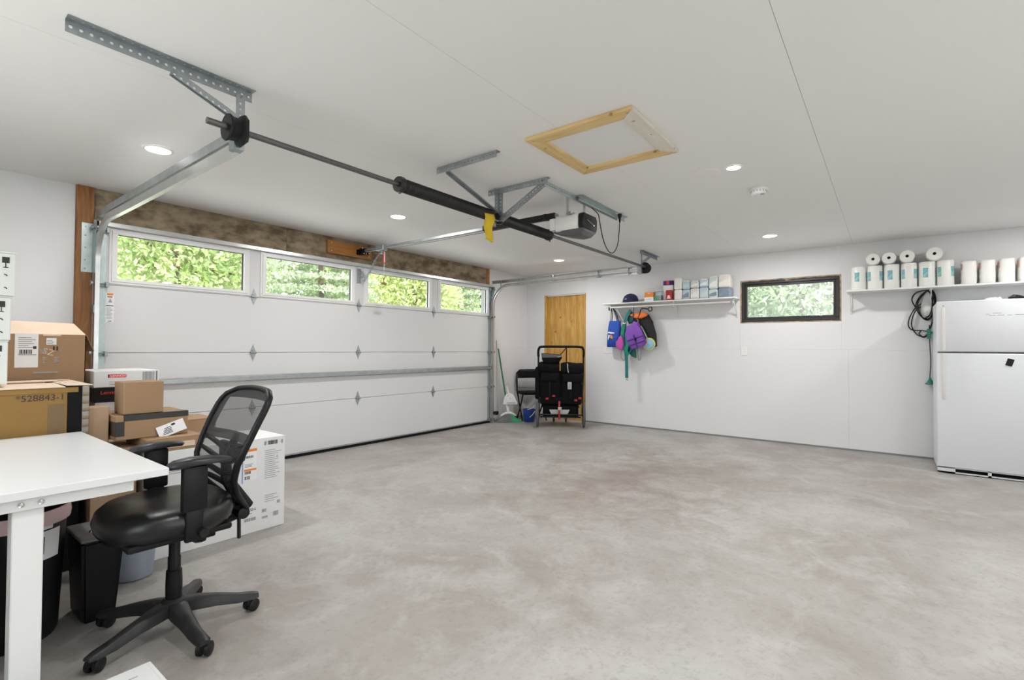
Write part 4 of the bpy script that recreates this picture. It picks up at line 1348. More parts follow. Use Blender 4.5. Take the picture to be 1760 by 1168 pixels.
MB().prism([(.655, 2.83, .3785), (.71, 2.74, .3785), (.71, 2.76, .3785), (.675, 2.85, .3785)], (0, 0, .003)).build('paper_slip', 'paper', kb)
bk = MB().lathe([(0, .001), (.082, .001), (.09, .006), (.108, .27), (.114, .275), (.114, .285), (.106, .285), (.088, .02), (0, .018)], (.868, 3.165, 0), n=32)
tag(bk.build('bucket', 'bucket', None, True), 'blue grey plastic bucket on the floor behind the chair column', 'bucket')
cr = thing('storage_crate', 'dark storage crate on the floor under the left end of the desk', 'crate', (.05, 2.5, 0))
MB().box(-.20, .262, 2.36, 2.64, 0, .30, .012, 2).build('crate_body', 'greyst', cr)
MB().box(-.21, .268, 2.35, 2.65, .30, .325, .006, 2).build('rim', 'black', cr)
tj = thing('plastic_tub', 'clear plastic tub standing on the dark storage crate', 'tub', (.18, 2.52, .326))
MB().lathe([(0, .327), (.068, .327), (.074, .34), (.082, .45), (.084, .46), (.078, .45), (.070, .345), (0, .335)], (.18, 2.52, 0), n=28).build('tub_body', 'clear', tj, True)
MB().lathe([(.086, .458), (.087, .470), (.075, .482), (.03, .488), (0, .489)], (.18, 2.52, 0), n=28).build('lid', 'clear', tj, True)
MB().box(.235, .262, 2.455, 2.475, .34, .40, .006).build('label', 'orange', tj)

# ================================================================== right wall: shelves
def shelf(name, label, y0, y1, x0, z, brk, rod=None):
    t = thing(name, label, 'shelf', (W, (y0 + y1) / 2, z))
    MB().box(x0, W - .002, y0, y1, z - .02, z, .003).build('board', 'white', t)
    for y in brk:
        k = MB().box(W - .012, W - .001, y - .012, y + .012, z - .26, z - .021, .002)
        k.box(x0 + .05, W - .012, y - .011, y + .011, z - .034, z - .021, .002)
        k.bar((x0 + .09, y, z - .04), (W - .012, y, z - .23), .009, .018)
        k.build('shelf_bracket', 'white', t)
    if rod:
        ya, yb_, zr = rod
        MB().cyl((x0 + .06, ya, zr), (x0 + .06, yb_, zr), .013, n=12).build('hanging_rod', 'cream', t, True)
        for y in brk:
            MB().tube([(x0 + .07, y, z - .03), (x0 + .045, y, zr - .005), (x0 + .06, y, zr - .02), (x0 + .08, y, zr - .005)], .005, 6).build('rod_hook', 'white', t)
    return t
SX, SZ1 = 6.955, 1.912
shelf('wall_shelf', 'white wall shelf holding paper towel packs and a navy cap', 1.625, 3.56, SX, SZ1, (1.66, 2.46, 3.44), (1.7, 3.52, SZ1 - .065))
SZ2 = 1.912
shelf('wall_shelf', 'white wall shelf of paper rolls above the fridge', YB + .02, .405, SX, SZ2, (.37, -.36, -1.5))

# navy cap
cp = thing('cap', 'navy blue cap with small pale emblem on the shelf', 'cap', (7.05, 3.14, SZ1))
MB().lathe([(.122, .0), (.124, .02), (.116, .06), (.095, .10), (.055, .128), (.012, .138), (0, .138)], (7.06, 3.135, SZ1 + .001), n=28, sx=.78, sy=1.).build('crown', 'navy', cp, True)
MB().prism([(7.06 + .125 * math.cos(a) * .95, 3.15 + .128 * math.sin(a), SZ1 + .001) for a in [R(90 + 180 * i / 14) for i in range(15)]], (0, 0, .008)).build('brim', 'navy', cp)
MB().prism([(6.973, 3.20, SZ1 + .045), (6.976, 3.145, SZ1 + .045), (6.985, 3.155, SZ1 + .075), (6.978, 3.175, SZ1 + .062)], (-.006, 0, 0)).build('emblem', 'blueedge', cp)
# small packages
ob_ = thing('tea_box', 'small box with orange top and white base on the shelf', 'box', (7.06, 2.82, SZ1))
MB().box(7.0, 7.09, 2.752, 2.890, SZ1 + .001, SZ1 + .062, .002).build('box_base', 'paper', ob_)
MB().box(7.0, 7.09, 2.752, 2.890, SZ1 + .062, SZ1 + .135, .002).build('box_top', 'orange', ob_)
MB().box(6.9985, 7.0, 2.80, 2.84, SZ1 + .115, SZ1 + .123).build('printed_text', 'paper', ob_)
MB().box(6.9985, 7.0, 2.785, 2.87, SZ1 + .03, SZ1 + .036).build('printed_text', 'inkg', ob_)
gb = thing('snack_tub', 'clear tub with green contents beside the orange topped box', 'tub', (7.04, 2.69, SZ1))
MB().box(7.0, 7.08, 2.635, 2.745, SZ1 + .001, SZ1 + .14, .008, 2).build('tub_body', 'clear', gb)
MB().box(7.004, 7.076, 2.665, 2.741, SZ1 + .006, SZ1 + .075, .006, 2).build('contents', 'bgreen', gb)
MB().box(7.004, 7.076, 2.638, 2.664, SZ1 + .006, SZ1 + .085, .006, 2).build('contents', 'inkg', gb)
MB().box(6.998, 7.082, 2.632, 2.748, SZ1 + .14, SZ1 + .152, .004).build('lid', 'paper', gb)
pb = thing('purple_topped_box', 'tall white box with dark purple top band on the shelf', 'box', (7.11, 2.55, SZ1))
MB().box(7.05, 7.15, 2.483, 2.622, SZ1 + .001, SZ1 + .225, .002).build('box_body', 'paper', pb)
MB().box(7.048, 7.152, 2.481, 2.624, SZ1 + .225, SZ1 + .29, .002).build('box_band', 'purpled', pb)
MB().box(7.0465, 7.048, 2.535, 2.575, SZ1 + .235, SZ1 + .285).build('emblem', 'redl', pb)
rbx = thing('red_box', 'small bright red box in front of the purple topped box', 'box', (7.0, 2.52, SZ1))
MB().box(6.98, 7.035, 2.475, 2.56, SZ1 + .001, SZ1 + .145, .002).build('box_body', 'red', rbx)
MB().prism([(6.9795, 2.545, SZ1 + .02), (6.9795, 2.53, SZ1 + .07), (6.9795, 2.505, SZ1 + .07), (6.9795, 2.49, SZ1 + .02)], (-.001, 0, 0)).build('emblem', 'towD', rbx)
# paper towel packs: six columns of two
edges = [2.455, 2.335, 2.225, 2.10, 1.975, 1.85, 1.69]
tops = [.305, .255, .245, .262, .285, .295]
split = [.145, .14, .15, .155, .12, .13]
mats = [('roll', 'film'), ('towA', 'towA'), ('towD', 'towB'), ('towA', 'towA'), ('towB', 'towB'), ('towC', 'towD')]
cname = ['plain white', 'pale blue', 'pinkish', 'blue and white', 'pale green', 'slate banded']
pos = ['leftmost column', 'second column', 'third column', 'fourth column', 'fifth column', 'rightmost column']
for i in range(6):
    for j in range(2):
        z0 = SZ1 + .001 if j == 0 else SZ1 + split[i] + .002
        z1 = SZ1 + split[i] if j == 0 else SZ1 + tops[i]
        y1, y0 = edges[i] - .003, edges[i + 1] + .003
        t = thing('paper_towel_pack', '%s wrapped paper towel pack, %s in the %s on the shelf' % (cname[i], 'lower' if j == 0 else 'upper', pos[i]), 'paper towels', (7.1, (y0 + y1) / 2, z0), group='wrapped paper towel packs on the wall shelf')
        MB().box(7.0, 7.20, y0, y1, z0, z1, .02, 3).build('wrapped_rolls', mats[i][j], t, True, 60)
        if i:
            c2 = ['film', 'towC', 'film', 'towB', 'towC', 'towC'][i] if j == 0 else ['film', 'towB', 'film', 'film', 'film', 'film'][i]
            MB().prism([(6.9992, y0 + .012, z0 + .028), (6.9992, y1 - .012, z0 + .022), (6.9992, y1 - .012, z0 + (z1 - z0) * .42), (6.9992, (y0 + y1) / 2, z0 + (z1 - z0) * .62), (6.9992, y0 + .012, z0 + (z1 - z0) * .7)], (-.0012, 0, 0)).build('printed_wave', c2, t)
        if j == 1:
            MB().box(7.01, 7.19, y0 + .015, y1 - .015, z1 - .006, z1 + .012, .006, 2).build('folded_wrap', 'film', t, True)
# paper rolls on the other shelf
for i in range(6):
    y = .288 - .1535 * i
    t = thing('paper_roll', 'wrapped white paper roll with teal label, %s of six upright' % ['leftmost', 'second', 'third', 'fourth', 'fifth', 'rightmost'][i], 'paper roll', (7.08, y, SZ2), group='upright wrapped paper rolls')
    rr = .073
    MB().lathe([(0, .001), (rr * .94, .001), (rr, .008), (rr, .265), (rr * .95, .274), (.026, .276), (.024, .262), (0, .262)], (7.08, y, SZ2), n=28).build('wrapped_roll', 'film', t, True)
    for a0, a1 in ((150, 186), (246, 290)) if i % 2 == 0 else ((120, 150), (215, 262)):
        q = MB()
        V = []
        for k in range(9):
            a = R(a0 + (a1 - a0) * k / 8)
            V.append([q.bm.verts.new((7.08 + math.cos(a) * (rr + .0008), y + math.sin(a) * (rr + .0008), SZ2 + zz)) for zz in (.10, .205)])
        for k in range(8):
            q.bm.faces.new((V[k][0], V[k + 1][0], V[k + 1][1], V[k][1]))
        q.build('printed_label', 'teall', t, True)
for i, (y, zz, rr) in enumerate(((.150, .338, .066), (.005, .340, .066), (-.155, .341, .067), (-.385, .345, .070))):
    t = thing('paper_roll', 'white paper roll lying on the upright ones, %s' % ['leftmost of four', 'second of four', 'third of four', 'set apart at the right'][i], 'paper roll', (7.08, y, SZ2 + zz - rr), group='paper rolls lying on top')
    zc = SZ2 + .277 + rr
    MB().lathe([(.015, .004), (.018, 0), (rr * .92, 0), (rr, .008), (rr, .255), (rr * .9, .262), (.016, .262)], (6.965, y, zc), (1, 0, 0), 32).build('roll', 'roll', t, True)
    MB().lathe([(.0155, .003), (.0155, .25), (0, .25)], (6.965, y, zc), (1, 0, 0), 18).build('core', 'core', t, True)
for i in range(5):
    y = -.665 - .142 * i
    t = thing('wipes_pack', 'crinkled white refill pack above the fridge, %s from the paper rolls' % ['first', 'second', 'third', 'fourth', 'fifth'][i], 'refill pack', (7.08, y, SZ2), group='white refill packs above the fridge')
    q = MB()
    rows = []
    for h_, s_ in ((.001, .90), (.012, .98), (.05, .96), (.07, 1.0), (.115, .96), (.15, 1.0), (.19, .97), (.225, .99), (.242, .92), (.246, .7)):
        row = []
        for k in range(16):
            a = 2 * PI * k / 16
            c_, s2 = math.cos(a), math.sin(a)
            row.append(q.bm.verts.new((7.08 + math.copysign(abs(c_) ** .5, c_) * .08 * s_, y + math.copysign(abs(s2) ** .5, s2) * .0625 * s_ + .002 * math.sin(h_ * 90 + i), SZ2 + h_)))
        rows.append(row)
    for a, c in zip(rows, rows[1:]):
        q.join(a, c)
    q.cap(rows[0], True); q.cap(rows[-1])
    q.build('pack', 'film', t, True, 60)
    MB().box(7.02, 7.06, y + .056, y + .0642, SZ2 + .15, SZ2 + .22, .003).build('side_print', 'brownst', t)

# ------------------------------------------------------------------ fridge
fx0, fx1, fy0, fy1 = 6.52, 7.14, -1.135, -.372
fg = thing('fridge', 'white top freezer refrigerator against the right wall', 'fridge', ((fx0 + fx1) / 2, (fy0 + fy1) / 2, 0))
MB().box(fx0 + .07, fx1, fy0 + .004, fy1 - .004, .03, 1.700, .006, 2).build('cabinet', 'fridge', fg)
MB().box(fx0 + .055, fx0 + .07, fy0 + .012, fy1 - .012, .08, 1.695).build('gasket', 'gasket', fg)
d1 = MB().box(fx0, fx0 + .056, fy0, fy1, 1.204, 1.707, .012, 3).build('freezer_door', 'fridge', fg, True)
d2 = MB().box(fx0, fx0 + .056, fy0, fy1, .062, 1.190, .012, 3).build('fridge_door', 'fridge', fg, True)
def handle(par, z0, z1, flip):
    y = fy1 - .052
    q = MB()
    zs_ = [z0 + (z1 - z0) * i / 8 for i in range(9)]
    offs = [.004, .018, .026, .030, .031, .031, .031, .031, .031]
    if flip:
        offs = offs[::-1]
    rows = []
    for zz, of in zip(zs_, offs):
        rows.append([q.bm.verts.new((x, yy, zz)) for x, yy in ((fx0 + .001, y - .014), (fx0 - of, y - .012), (fx0 - of - .004, y), (fx0 - of, y + .012), (fx0 + .001, y + .014))])
    for a, c in zip(rows, rows[1:]):
        q.join(a, c)
    q.cap(rows[0], True); q.cap(rows[-1])
    q.build('handle', 'cream', par, True, 50)
handle(d1, 1.215, 1.64, True)
handle(d2, .73, 1.182, False)
MB().cyl((fx0 - .0005, fy1 - .052, 1.66), (fx0 - .004, fy1 - .052, 1.66), .006, n=10).build('handle_screw', 'gasket', d1)
lines_ = MB()
for a, b_, zz in ((-.78, -.84, 1.575), (-.73, -.76, 1.565), (-.755, -.80, 1.553), (-.81, -.86, 1.555), (-.88, -.91, 1.553), (-.93, -.99, 1.556)):
    lines_.box(fx0 - .0006, fx0 - .0001, b_, a, zz - .002, zz + .002)
lines_.build('faint_print', 'gasket', d1)
gr = MB()
zA, zB = .008, .060
gr.box(fx0 + .012, fx0 + .03, fy0 + .002, fy1 - .002, zA, zA + .012).box(fx0 + .012, fx0 + .03, fy0 + .002, fy1 - .002, zB - .006, zB)
for a, b_ in ((fy1 - .135, fy1 - .002), (-.765, -.740), (fy0 + .002, fy0 + .13)):
    gr.box(fx0 + .012, fx0 + .03, a, b_, zA, zB)
gr.build('kick_grille', 'fridge', fg)
MB().box(fx0 + .05, fx0 + .06, fy0 + .02, fy1 - .02, zA, zB).build('kick_recess', 'blackm', fg)
for y in (fy0 + .05, fy1 - .05):
    MB().cyl((fx0 + .10, y, 0), (fx0 + .10, y, .035), .02, n=12).build('foot', 'greyst', fg)
    MB().cyl((fx1 - .06, y, 0), (fx1 - .06, y, .035), .02, n=12).build('foot', 'greyst', fg)
mg = MB()
mg.box(-.004, 0, -.024, .024, -.034, .034, .002, 1, Matrix.Translation((fx0, -.893, 1.108)) @ Matrix.Rotation(R(16), 4, 'X'))
tag(mg.build('magnet', 'black'), 'small black rectangular magnet tilted on the fridge door', 'magnet')
q = MB()
V = []
rnd = random.Random(3)
for i in range(7):
    V.append([q.bm.verts.new((6.62 + .05 * j, -.73 - .024 * i, 1.708 + (.002 if i in (0, 6) or j in (0, 4) else .018 + rnd.uniform(0, .02)))) for j in range(5)])
for i in range(6):
    for j in range(4):
        q.bm.faces.new((V[i][j], V[i][j + 1], V[i + 1][j + 1], V[i + 1][j]))
cs = q.build('cloth', 'cream', None, True, 80)
tag(cs, 'crumpled cream cloth on top of the fridge', 'cloth')
cs.modifiers.new('thickness', 'SOLIDIFY').thickness = .003
gl = MB().tube([(6.60, -.90, 1.72), (6.62, -.94, 1.735), (6.66, -.98, 1.728), (6.67, -1.03, 1.72)], [.008, .02, .022, .008], 8)
tag(gl.build('glove', 'black', None, True), 'small black glove on top of the fridge', 'glove')

# ------------------------------------------------------------------ extension cord hanging below the shelf
xc = thing('extension_lead', 'black extension cord coiled on a hook beside the fridge', 'extension cord', (7.2, -.33, .84))
XC = 7.20
def cpts(P, dx=0.):
    return crspline([(XC + dx + .012 * math.sin(i * 1.7), y, z) for i, (y, z) in enumerate(P)], 6, True)
MB().tube(cpts([(-.345, 1.893), (-.24, 1.868), (-.200, 1.79), (-.232, 1.70), (-.28, 1.60), (-.345, 1.57), (-.38, 1.65), (-.40, 1.80), (-.385, 1.875)]), .0065, 6, True).build('cord_loop', 'black', xc, True)
MB().tube(cpts([(-.345, 1.890), (-.27, 1.82), (-.235, 1.72), (-.265, 1.62), (-.33, 1.555), (-.385, 1.62), (-.405, 1.76), (-.39, 1.86)], -.012), .0065, 6, True).build('cord_loop', 'black', xc, True)
MB().tube(cpts([(-.345, 1.888), (-.29, 1.83), (-.25, 1.73), (-.29, 1.585), (-.345, 1.60), (-.375, 1.7), (-.38, 1.84)], -.02), .0065, 6, True).build('cord_loop', 'black', xc, True)
MB().tube(cpts([(-.352, 1.885), (-.30, 1.76), (-.22, 1.68), (-.168, 1.54), (-.19, 1.455), (-.28, 1.44), (-.345, 1.445), (-.385, 1.6), (-.395, 1.8)], .01), .006, 6, True).build('cord_loop', 'black', xc, True)
MB().tube(cpts([(-.352, 1.880), (-.31, 1.74), (-.23, 1.66), (-.195, 1.52), (-.225, 1.42), (-.275, 1.375), (-.33, 1.385), (-.39, 1.62)], .016), .006, 6, True).build('cord_loop', 'black', xc, True)
MB().tube(crspline([(XC, -.28, 1.44), (XC - .01, -.262, 1.40), (XC - .01, -.30, 1.37), (XC - .015, -.335, 1.40)], 6), .006, 6).build('cord_loop', 'black', xc, True)
q = MB().box(XC - .05, XC - .012, -.362, -.327, 1.345, 1.455, .006, 2).box(XC - .045, XC - .017, -.38, -.36, 1.40, 1.425, .004)
q.build('socket_block', 'cordg', xc)
MB().tube(crspline([(XC - .005, -.350, 1.50), (XC - .005, -.352, 1.3), (XC - .005, -.360, 1.1), (XC - .005, -.353, .95), (XC - .005, -.350, .915)], 5), .0045, 6).build('cord', 'black', xc, True)
MB().lathe([(0, .92), (.008, .918), (.014, .89), (.03, .862), (.044, .848), (.046, .842), (.03, .836), (0, .836)], (XC - .008, -.352, 0), n=18).build('plug', 'cordg', xc, True)
hk = MB().box(W - .006, W - .001, -.365, -.332, 1.875, 1.905, .001)
hk.tube([(W - .004, -.35, 1.885), (W - .06, -.35, 1.882), (W - .062, -.35, 1.897)], .005, 6)
tag(hk.build('wall_hook', 'white'), 'white wall hook carrying the coiled extension cord', 'hook')
q = MB()
rows = []
for i in range(9):
    v = i / 8
    zz = 1.872 - .27 * v
    w_ = .012 + .040 * math.sin(min(1, v * 1.25) * PI * .62)
    rows.append([q.bm.verts.new((XC + .012 + math.cos(a) * w_ * .42 * (1 + .2 * math.sin(5 * a)), -.335 + math.sin(a) * w_ * (1 + .12 * math.sin(4 * a)), zz)) for a in [2 * PI * k / 14 for k in range(14)]])
for a, c in zip(rows, rows[1:]):
    q.join(a, c)
q.cap(rows[0], True); q.cap(rows[-1])
tag(q.build('plastic_bag', 'cardg', None, True, 70), 'bunched pale plastic bag hanging inside the cord coil', 'bag')

# ------------------------------------------------------------------ wall plates
def plate(name, label, y, z, gangs, cat):
    w_ = .036 * gangs + .004
    t = thing(name, label, cat, (W, y, z))
    MB().box(W - .007, W - .0008, y - w_, y + w_, z - .058, z + .058, .003).build('cover_plate', 'vinyl', t)
    for g in range(gangs):
        yy = y + (g - (gangs - 1) / 2) * .046
        for dz in (.02, -.02):
            MB().box(W - .0095, W - .007, yy - .013, yy + .013, z + dz - .013, z + dz + .013, .002).build('socket', 'white', t)
plate('power_outlet', 'white double power outlet under the blue tote bag', 3.60, 1.195, 2, 'outlet')
plate('power_outlet', 'white single power outlet below the black window', 1.573, 1.19, 1, 'outlet')

# ------------------------------------------------------------------ things hanging from the shelf rod
def pad(pts, x, th, bev, ma, name, parent=None, seg=3):
    q = MB()
    q.prism([(x - th / 2, y, z) for y, z in pts], (th, 0, 0), bev, seg)
    return q.build(name, ma, parent, True, 60)
tg = thing('tote_bag', 'blue tote bag with orange and white emblem hanging by black handles', 'bag', (7.12, 3.44, 1.24))
q = MB()
rows = []
for zz, y0, y1, dpt in ((1.235, 3.36, 3.545, .02), (1.25, 3.335, 3.552, .045), (1.40, 3.325, 3.545, .055), (1.55, 3.322, 3.53, .04), (1.645, 3.325, 3.512, .025)):
    yc, hw = (y0 + y1) / 2, (y1 - y0) / 2
    rows.append([q.bm.verts.new((7.12 + math.copysign(abs(math.cos(a)) ** .8, math.cos(a)) * dpt, yc + math.copysign(abs(math.sin(a)) ** .6, math.sin(a)) * hw, zz)) for a in [2 * PI * k / 24 for k in range(24)]])
for a, c in zip(rows, rows[1:]):
    q.join(a, c)
q.cap(rows[0], True)
q.build('bag_body', 'tote', tg, True, 60)
for x in (7.10, 7.145):
    MB().tube(crspline([(x, 3.485, 1.62), (x, 3.475, 1.75), (7.06, 3.45, 1.868), (x, 3.40, 1.75), (x, 3.375, 1.62)], 6), .006, 6).build('handle', 'navy', tg, True)
for pts, ma in (([(3.52, 1.455), (3.50, 1.478), (3.455, 1.47), (3.40, 1.462), (3.40, 1.448), (3.46, 1.445)], 'paper'), ([(3.475, 1.425), (3.445, 1.42), (3.425, 1.385), (3.44, 1.36), (3.47, 1.38)], 'orange'), ([(3.505, 1.425), (3.48, 1.42), (3.48, 1.385), (3.505, 1.345), (3.49, 1.345), (3.515, 1.36)], 'paper')):
    q = MB().prism([(7.0615, y, z) for y, z in pts], (.006, 0, 0))
    q.build('emblem', ma, tg)
MB().box(7.0, 7.02, 3.455, 3.475, 1.80, 1.86, .004).build('hook_strap', 'navy', tg)

bv = thing('life_vest', 'black life vest with orange collar hanging behind the purple vest', 'life vest', (7.13, 2.9, 1.22), group='life vests on the shelf rod')
pad([(3.14, 1.70), (2.88, 1.73), (2.825, 1.62), (2.765, 1.44), (2.752, 1.25), (2.80, 1.225), (2.9, 1.26), (2.99, 1.38), (3.06, 1.56)], 7.14, .08, .03, 'vestb', 'vest_body', bv)
pad([(3.16, 1.725), (3.09, 1.752), (2.96, 1.758), (2.872, 1.748), (2.885, 1.70), (2.965, 1.665), (3.07, 1.672)], 7.08, .05, .02, 'orangec', 'collar', bv)
MB().tube(crspline([(7.07, 3.06, 1.60), (7.06, 3.0, 1.70), (7.05, 2.965, 1.80), (7.05, 2.92, 1.815), (7.05, 2.85, 1.80)], 5), .008, 8).build('strap', 'vestb', bv, True)
MB().tube(crspline([(7.05, 2.85, 1.80), (7.05, 2.83, 1.835), (7.05, 2.795, 1.82), (7.05, 2.80, 1.775), (7.05, 2.84, 1.775)], 5, True), .007, 8, True).build('strap_ring', 'vestb', bv, True)
MB().tube(crspline([(7.06, 2.972, 1.555), (7.055, 2.93, 1.49), (7.055, 2.89, 1.41), (7.06, 2.872, 1.37)], 5), .014, 8, False, .6).build('piping', 'lgreen', bv, True)
MB().tube(crspline([(7.06, 3.03, 1.66), (7.055, 3.01, 1.62), (7.05, 3.06, 1.58)], 5), .008, 8).build('strap', 'brownst', bv, True)

pv = thing('life_vest', 'purple life vest with dark straps hanging in front of the others', 'life vest', (7.04, 3.03, 1.2), group='life vests on the shelf rod')
pad([(3.174, 1.558), (3.135, 1.535), (3.108, 1.575), (3.052, 1.622), (2.988, 1.600), (2.951, 1.466), (2.868, 1.315), (2.90, 1.268), (3.0, 1.228), (3.107, 1.200), (3.154, 1.291), (3.202, 1.425)], 7.03, .07, .026, 'purple', 'vest_body', pv)
for (a, b_) in (((3.155, 1.325), (2.905, 1.405)), ((3.13, 1.250), (2.878, 1.330))):
    MB().bar((6.994, a[0], a[1]), (6.994, b_[0], b_[1]), .006, .02, (0, 0, 1)).build('strap', 'purpled', pv)
MB().bar((6.993, 3.055, 1.42), (6.993, 2.995, 1.235), .007, .022, (0, 1, 0)).build('strap', 'purpled', pv)
MB().box(6.985, 6.995, 3.01, 3.04, 1.335, 1.375, .003).build('buckle', 'blackm', pv)
MB().tube(crspline([(7.04, 3.10, 1.58), (7.05, 3.09, 1.70), (7.015, 3.06, 1.865)], 5), .006, 6).build('hang_loop', 'purpled', pv, True)
pk = pad([(3.312, 1.382), (3.263, 1.425), (3.225, 1.30), (3.25, 1.185), (3.285, 1.185), (3.362, 1.247), (3.33, 1.31)], 7.03, .05, .018, 'pink', 'swim_bag')
tag(pk, 'small magenta swim pouch hanging between the tote and the teal strap', 'pouch')
bs_ = MB().tube(crspline([(7.13, 3.27, 1.62), (7.12, 3.30, 1.55), (7.12, 3.295, 1.42), (7.13, 3.26, 1.36)], 6), .017, 8, False, .6)
tag(bs_.build('shoulder_strap', 'brownst', None, True), 'dusty pink strap hanging beside the blue tote bag', 'strap')
tl = thing('leash', 'long teal webbing leash hanging down the wall', 'leash', (7.07, 3.2, .74))
def webbing(P, w_, x, ma, par):
    P = crspline([(0, a, c) for a, c in P], 5)
    L_, R_ = [], []
    for k, q_ in enumerate(P):
        t_ = (P[min(k + 1, len(P) - 1)] - P[max(k - 1, 0)]).normalized()
        n_ = Vector((0, -t_.z, t_.y)) * w_ / 2
        L_.append((x, q_.y + n_.y, q_.z + n_.z)); R_.append((x, q_.y - n_.y, q_.z - n_.z))
    q_ = MB()
    A_ = [[q_.bm.verts.new((x + d_ + .006 * math.sin(k * .5), c_[1], c_[2])) for c_, d_ in ((L_[k], 0), (R_[k], 0), (R_[k], .006), (L_[k], .006))] for k in range(len(P))]
    for a_, c_ in zip(A_, A_[1:]):
        q_.join(a_, c_)
    q_.cap(A_[0], True); q_.cap(A_[-1])
    return q_.build('webbing', ma, par, True, 50)
webbing([(3.13, 1.80), (3.19, 1.72), (3.22, 1.60), (3.235, 1.45), (3.225, 1.30), (3.20, 1.1), (3.195, .9), (3.188, .765)], .05, 7.055, 'teal', tl)
webbing([(3.235, 1.58), (3.265, 1.42), (3.24, 1.25), (3.18, 1.14)], .055, 7.04, 'tealg', tl)
webbing([(3.20, 1.46), (3.17, 1.32), (3.19, 1.18), (3.165, 1.12)], .05, 7.035, 'tealg', tl)
MB().tube(crspline([(7.08, 3.19, .77), (7.08, 3.205, .745), (7.08, 3.215, .735), (7.08, 3.18, .735)], 5), .008, 8).build('clip', 'silver', tl, True)
MB().tube(crspline([(7.03, 3.245, 1.60), (7.03, 3.205, 1.595), (7.04, 3.20, 1.61)], 4), .009, 8).build('clip', 'silver', tl, True)
MB().tube(crspline([(7.05, 3.18, 1.10), (7.05, 3.14, 1.16), (7.06, 3.12, 1.2)], 4), .008, 6).build('clip', 'teal', tl, True)
dt = pad([(3.215, 1.66), (3.193, 1.745), (3.14, 1.785), (3.095, 1.74), (3.09, 1.66), (3.13, 1.61), (3.18, 1.59)], 7.12, .07, .025, 'dteal', 'beach_towel')
tag(dt, 'dark teal cloth bunched at the top of the hanging gear', 'cloth')
dg_ = pad([(3.20, 1.30), (3.12, 1.25), (3.075, 1.20), (3.066, 1.07), (3.14, 1.10), (3.195, 1.17)], 7.11, .05, .018, 'dteal', 'mesh_bag')
tag(dg_, 'dark green bag hanging under the purple vest', 'bag')
gs = MB().tube(crspline([(7.10, 3.035, 1.24), (7.10, 3.03, 1.09), (7.10, 3.01, 1.04), (7.10, 2.985, 1.09), (7.10, 2.99, 1.24)], 6), .011, 8, False, .5)
tag(gs.build('grey_strap', 'greywb', None, True), 'grey webbing strap loop below the purple vest', 'strap')
g2 = MB().tube(crspline([(7.11, 3.30, 1.21), (7.11, 3.315, 1.10), (7.11, 3.275, 1.035), (7.11, 3.245, 1.05), (7.11, 3.235, 1.14)], 6), .008, 8, False, .5)
tag(g2.build('grey_strap', 'greywb', None, True), 'thin grey strap loop under the magenta pouch', 'strap')
fl = thing('swim_float', 'pale blue and yellow inflatable float hanging under the black vest', 'swim float', (7.09, 2.84, 1.19))
pts = [(7.065, 2.842 + .085 * math.cos(2 * PI * k / 20), 1.283 + .082 * math.sin(2 * PI * k / 20)) for k in range(20)]
pad([(p_[1], p_[2]) for p_ in pts], 7.065, .05, .022, 'floatb', 'float_body', fl)
MB().tube(pts, .012, 8, True).build('float_rim', 'floaty', fl, True)
MB().prism([(7.038, 2.905, 1.32), (7.038, 2.875, 1.36), (7.038, 2.86, 1.31), (7.038, 2.89, 1.25)], (-.002, 0, 0)).build('float_print', 'orange', fl)
wh = MB().tube(crspline([(7.015, 3.36, 1.845), (7.05, 3.345, 1.80), (7.08, 3.30, 1.70), (7.09, 3.255, 1.62)], 6), .006, 6)
tag(wh.build('hanger_strap', 'cream', None, True), 'thin pale strap hanging from the shelf rod beside the tote', 'strap')

# ================================================================== corner: broom, chair, stroller
bm_ = thing('broom', 'green handled broom with grey and green bristles leaning in the corner', 'broom', (6.42, 4.95, 0))
b0, b1 = Vector((6.385, 4.965, .20)), Vector((6.37, 5.19, 1.335))
MB().cyl(b0, b0.lerp(b1, .88), .0125, n=12).build('pole', 'green', bm_, True)
MB().cyl(b0.lerp(b1, .88), b1, .015, .013, 12).build('grip', 'white', bm_, True)
MB().cyl(b0 + Vector((0, 0, -.02)), b0.lerp(b1, .13), .018, n=12).build('socket', 'white', bm_, True)
ax_ = Vector((.74, -.68, 0))
def fan(z0, z1, w0, w1, s0, s1, d0, d1):
    q = MB()
    c = Vector((6.385, 4.95, 0))
    nn = Vector((.68, .74, 0))
    A = []
    for z_, w_, dd in ((z0, w0, d0), (z1, w1, d1)):
        row = []
        for sg in (-1, 1):
            for k in range(7):
                t = s0 + (s1 - s0) * (k / 6 if sg < 0 else 1 - k / 6)
                row.append(q.bm.verts.new(c + ax_ * (t * w_) + nn * (sg * dd) + Vector((0, 0, z_ - (.05 * (2 * t) ** 2 if z_ > .1 else 0)))))
        A.append(row)
    q.join(A[0], A[1]); q.cap(A[0], True); q.cap(A[1])
    return q
fan(.004, .125, .46, .24, -.5, .12, .03, .022).build('bristles', 'bgrey', bm_)
fan(.004, .125, .46, .24, .121, .5, .03, .022).build('bristles', 'bgreen', bm_)
pts = [Vector((6.385, 4.95, 0)) + ax_ * t + Vector((0, 0, .155 - 3.2 * t * t)) for t in (-.125, -.09, -.045, 0, .045, .09, .125)]
MB().tube(pts, [.01, .016, .02, .024, .02, .016, .01], 8).build('head', 'white', bm_, True)
MB().tube([(6.385, 4.945, .15), (6.385, 4.95, .20), (6.385, 4.955, .25)], .014, 8).build('neck', 'white', bm_, True)
dpn = thing('dustpan', 'white dustpan clipped on the broom pole', 'dustpan', (6.39, 4.9, .29))
q = MB()
c = Vector((6.39, 4.915, 0))
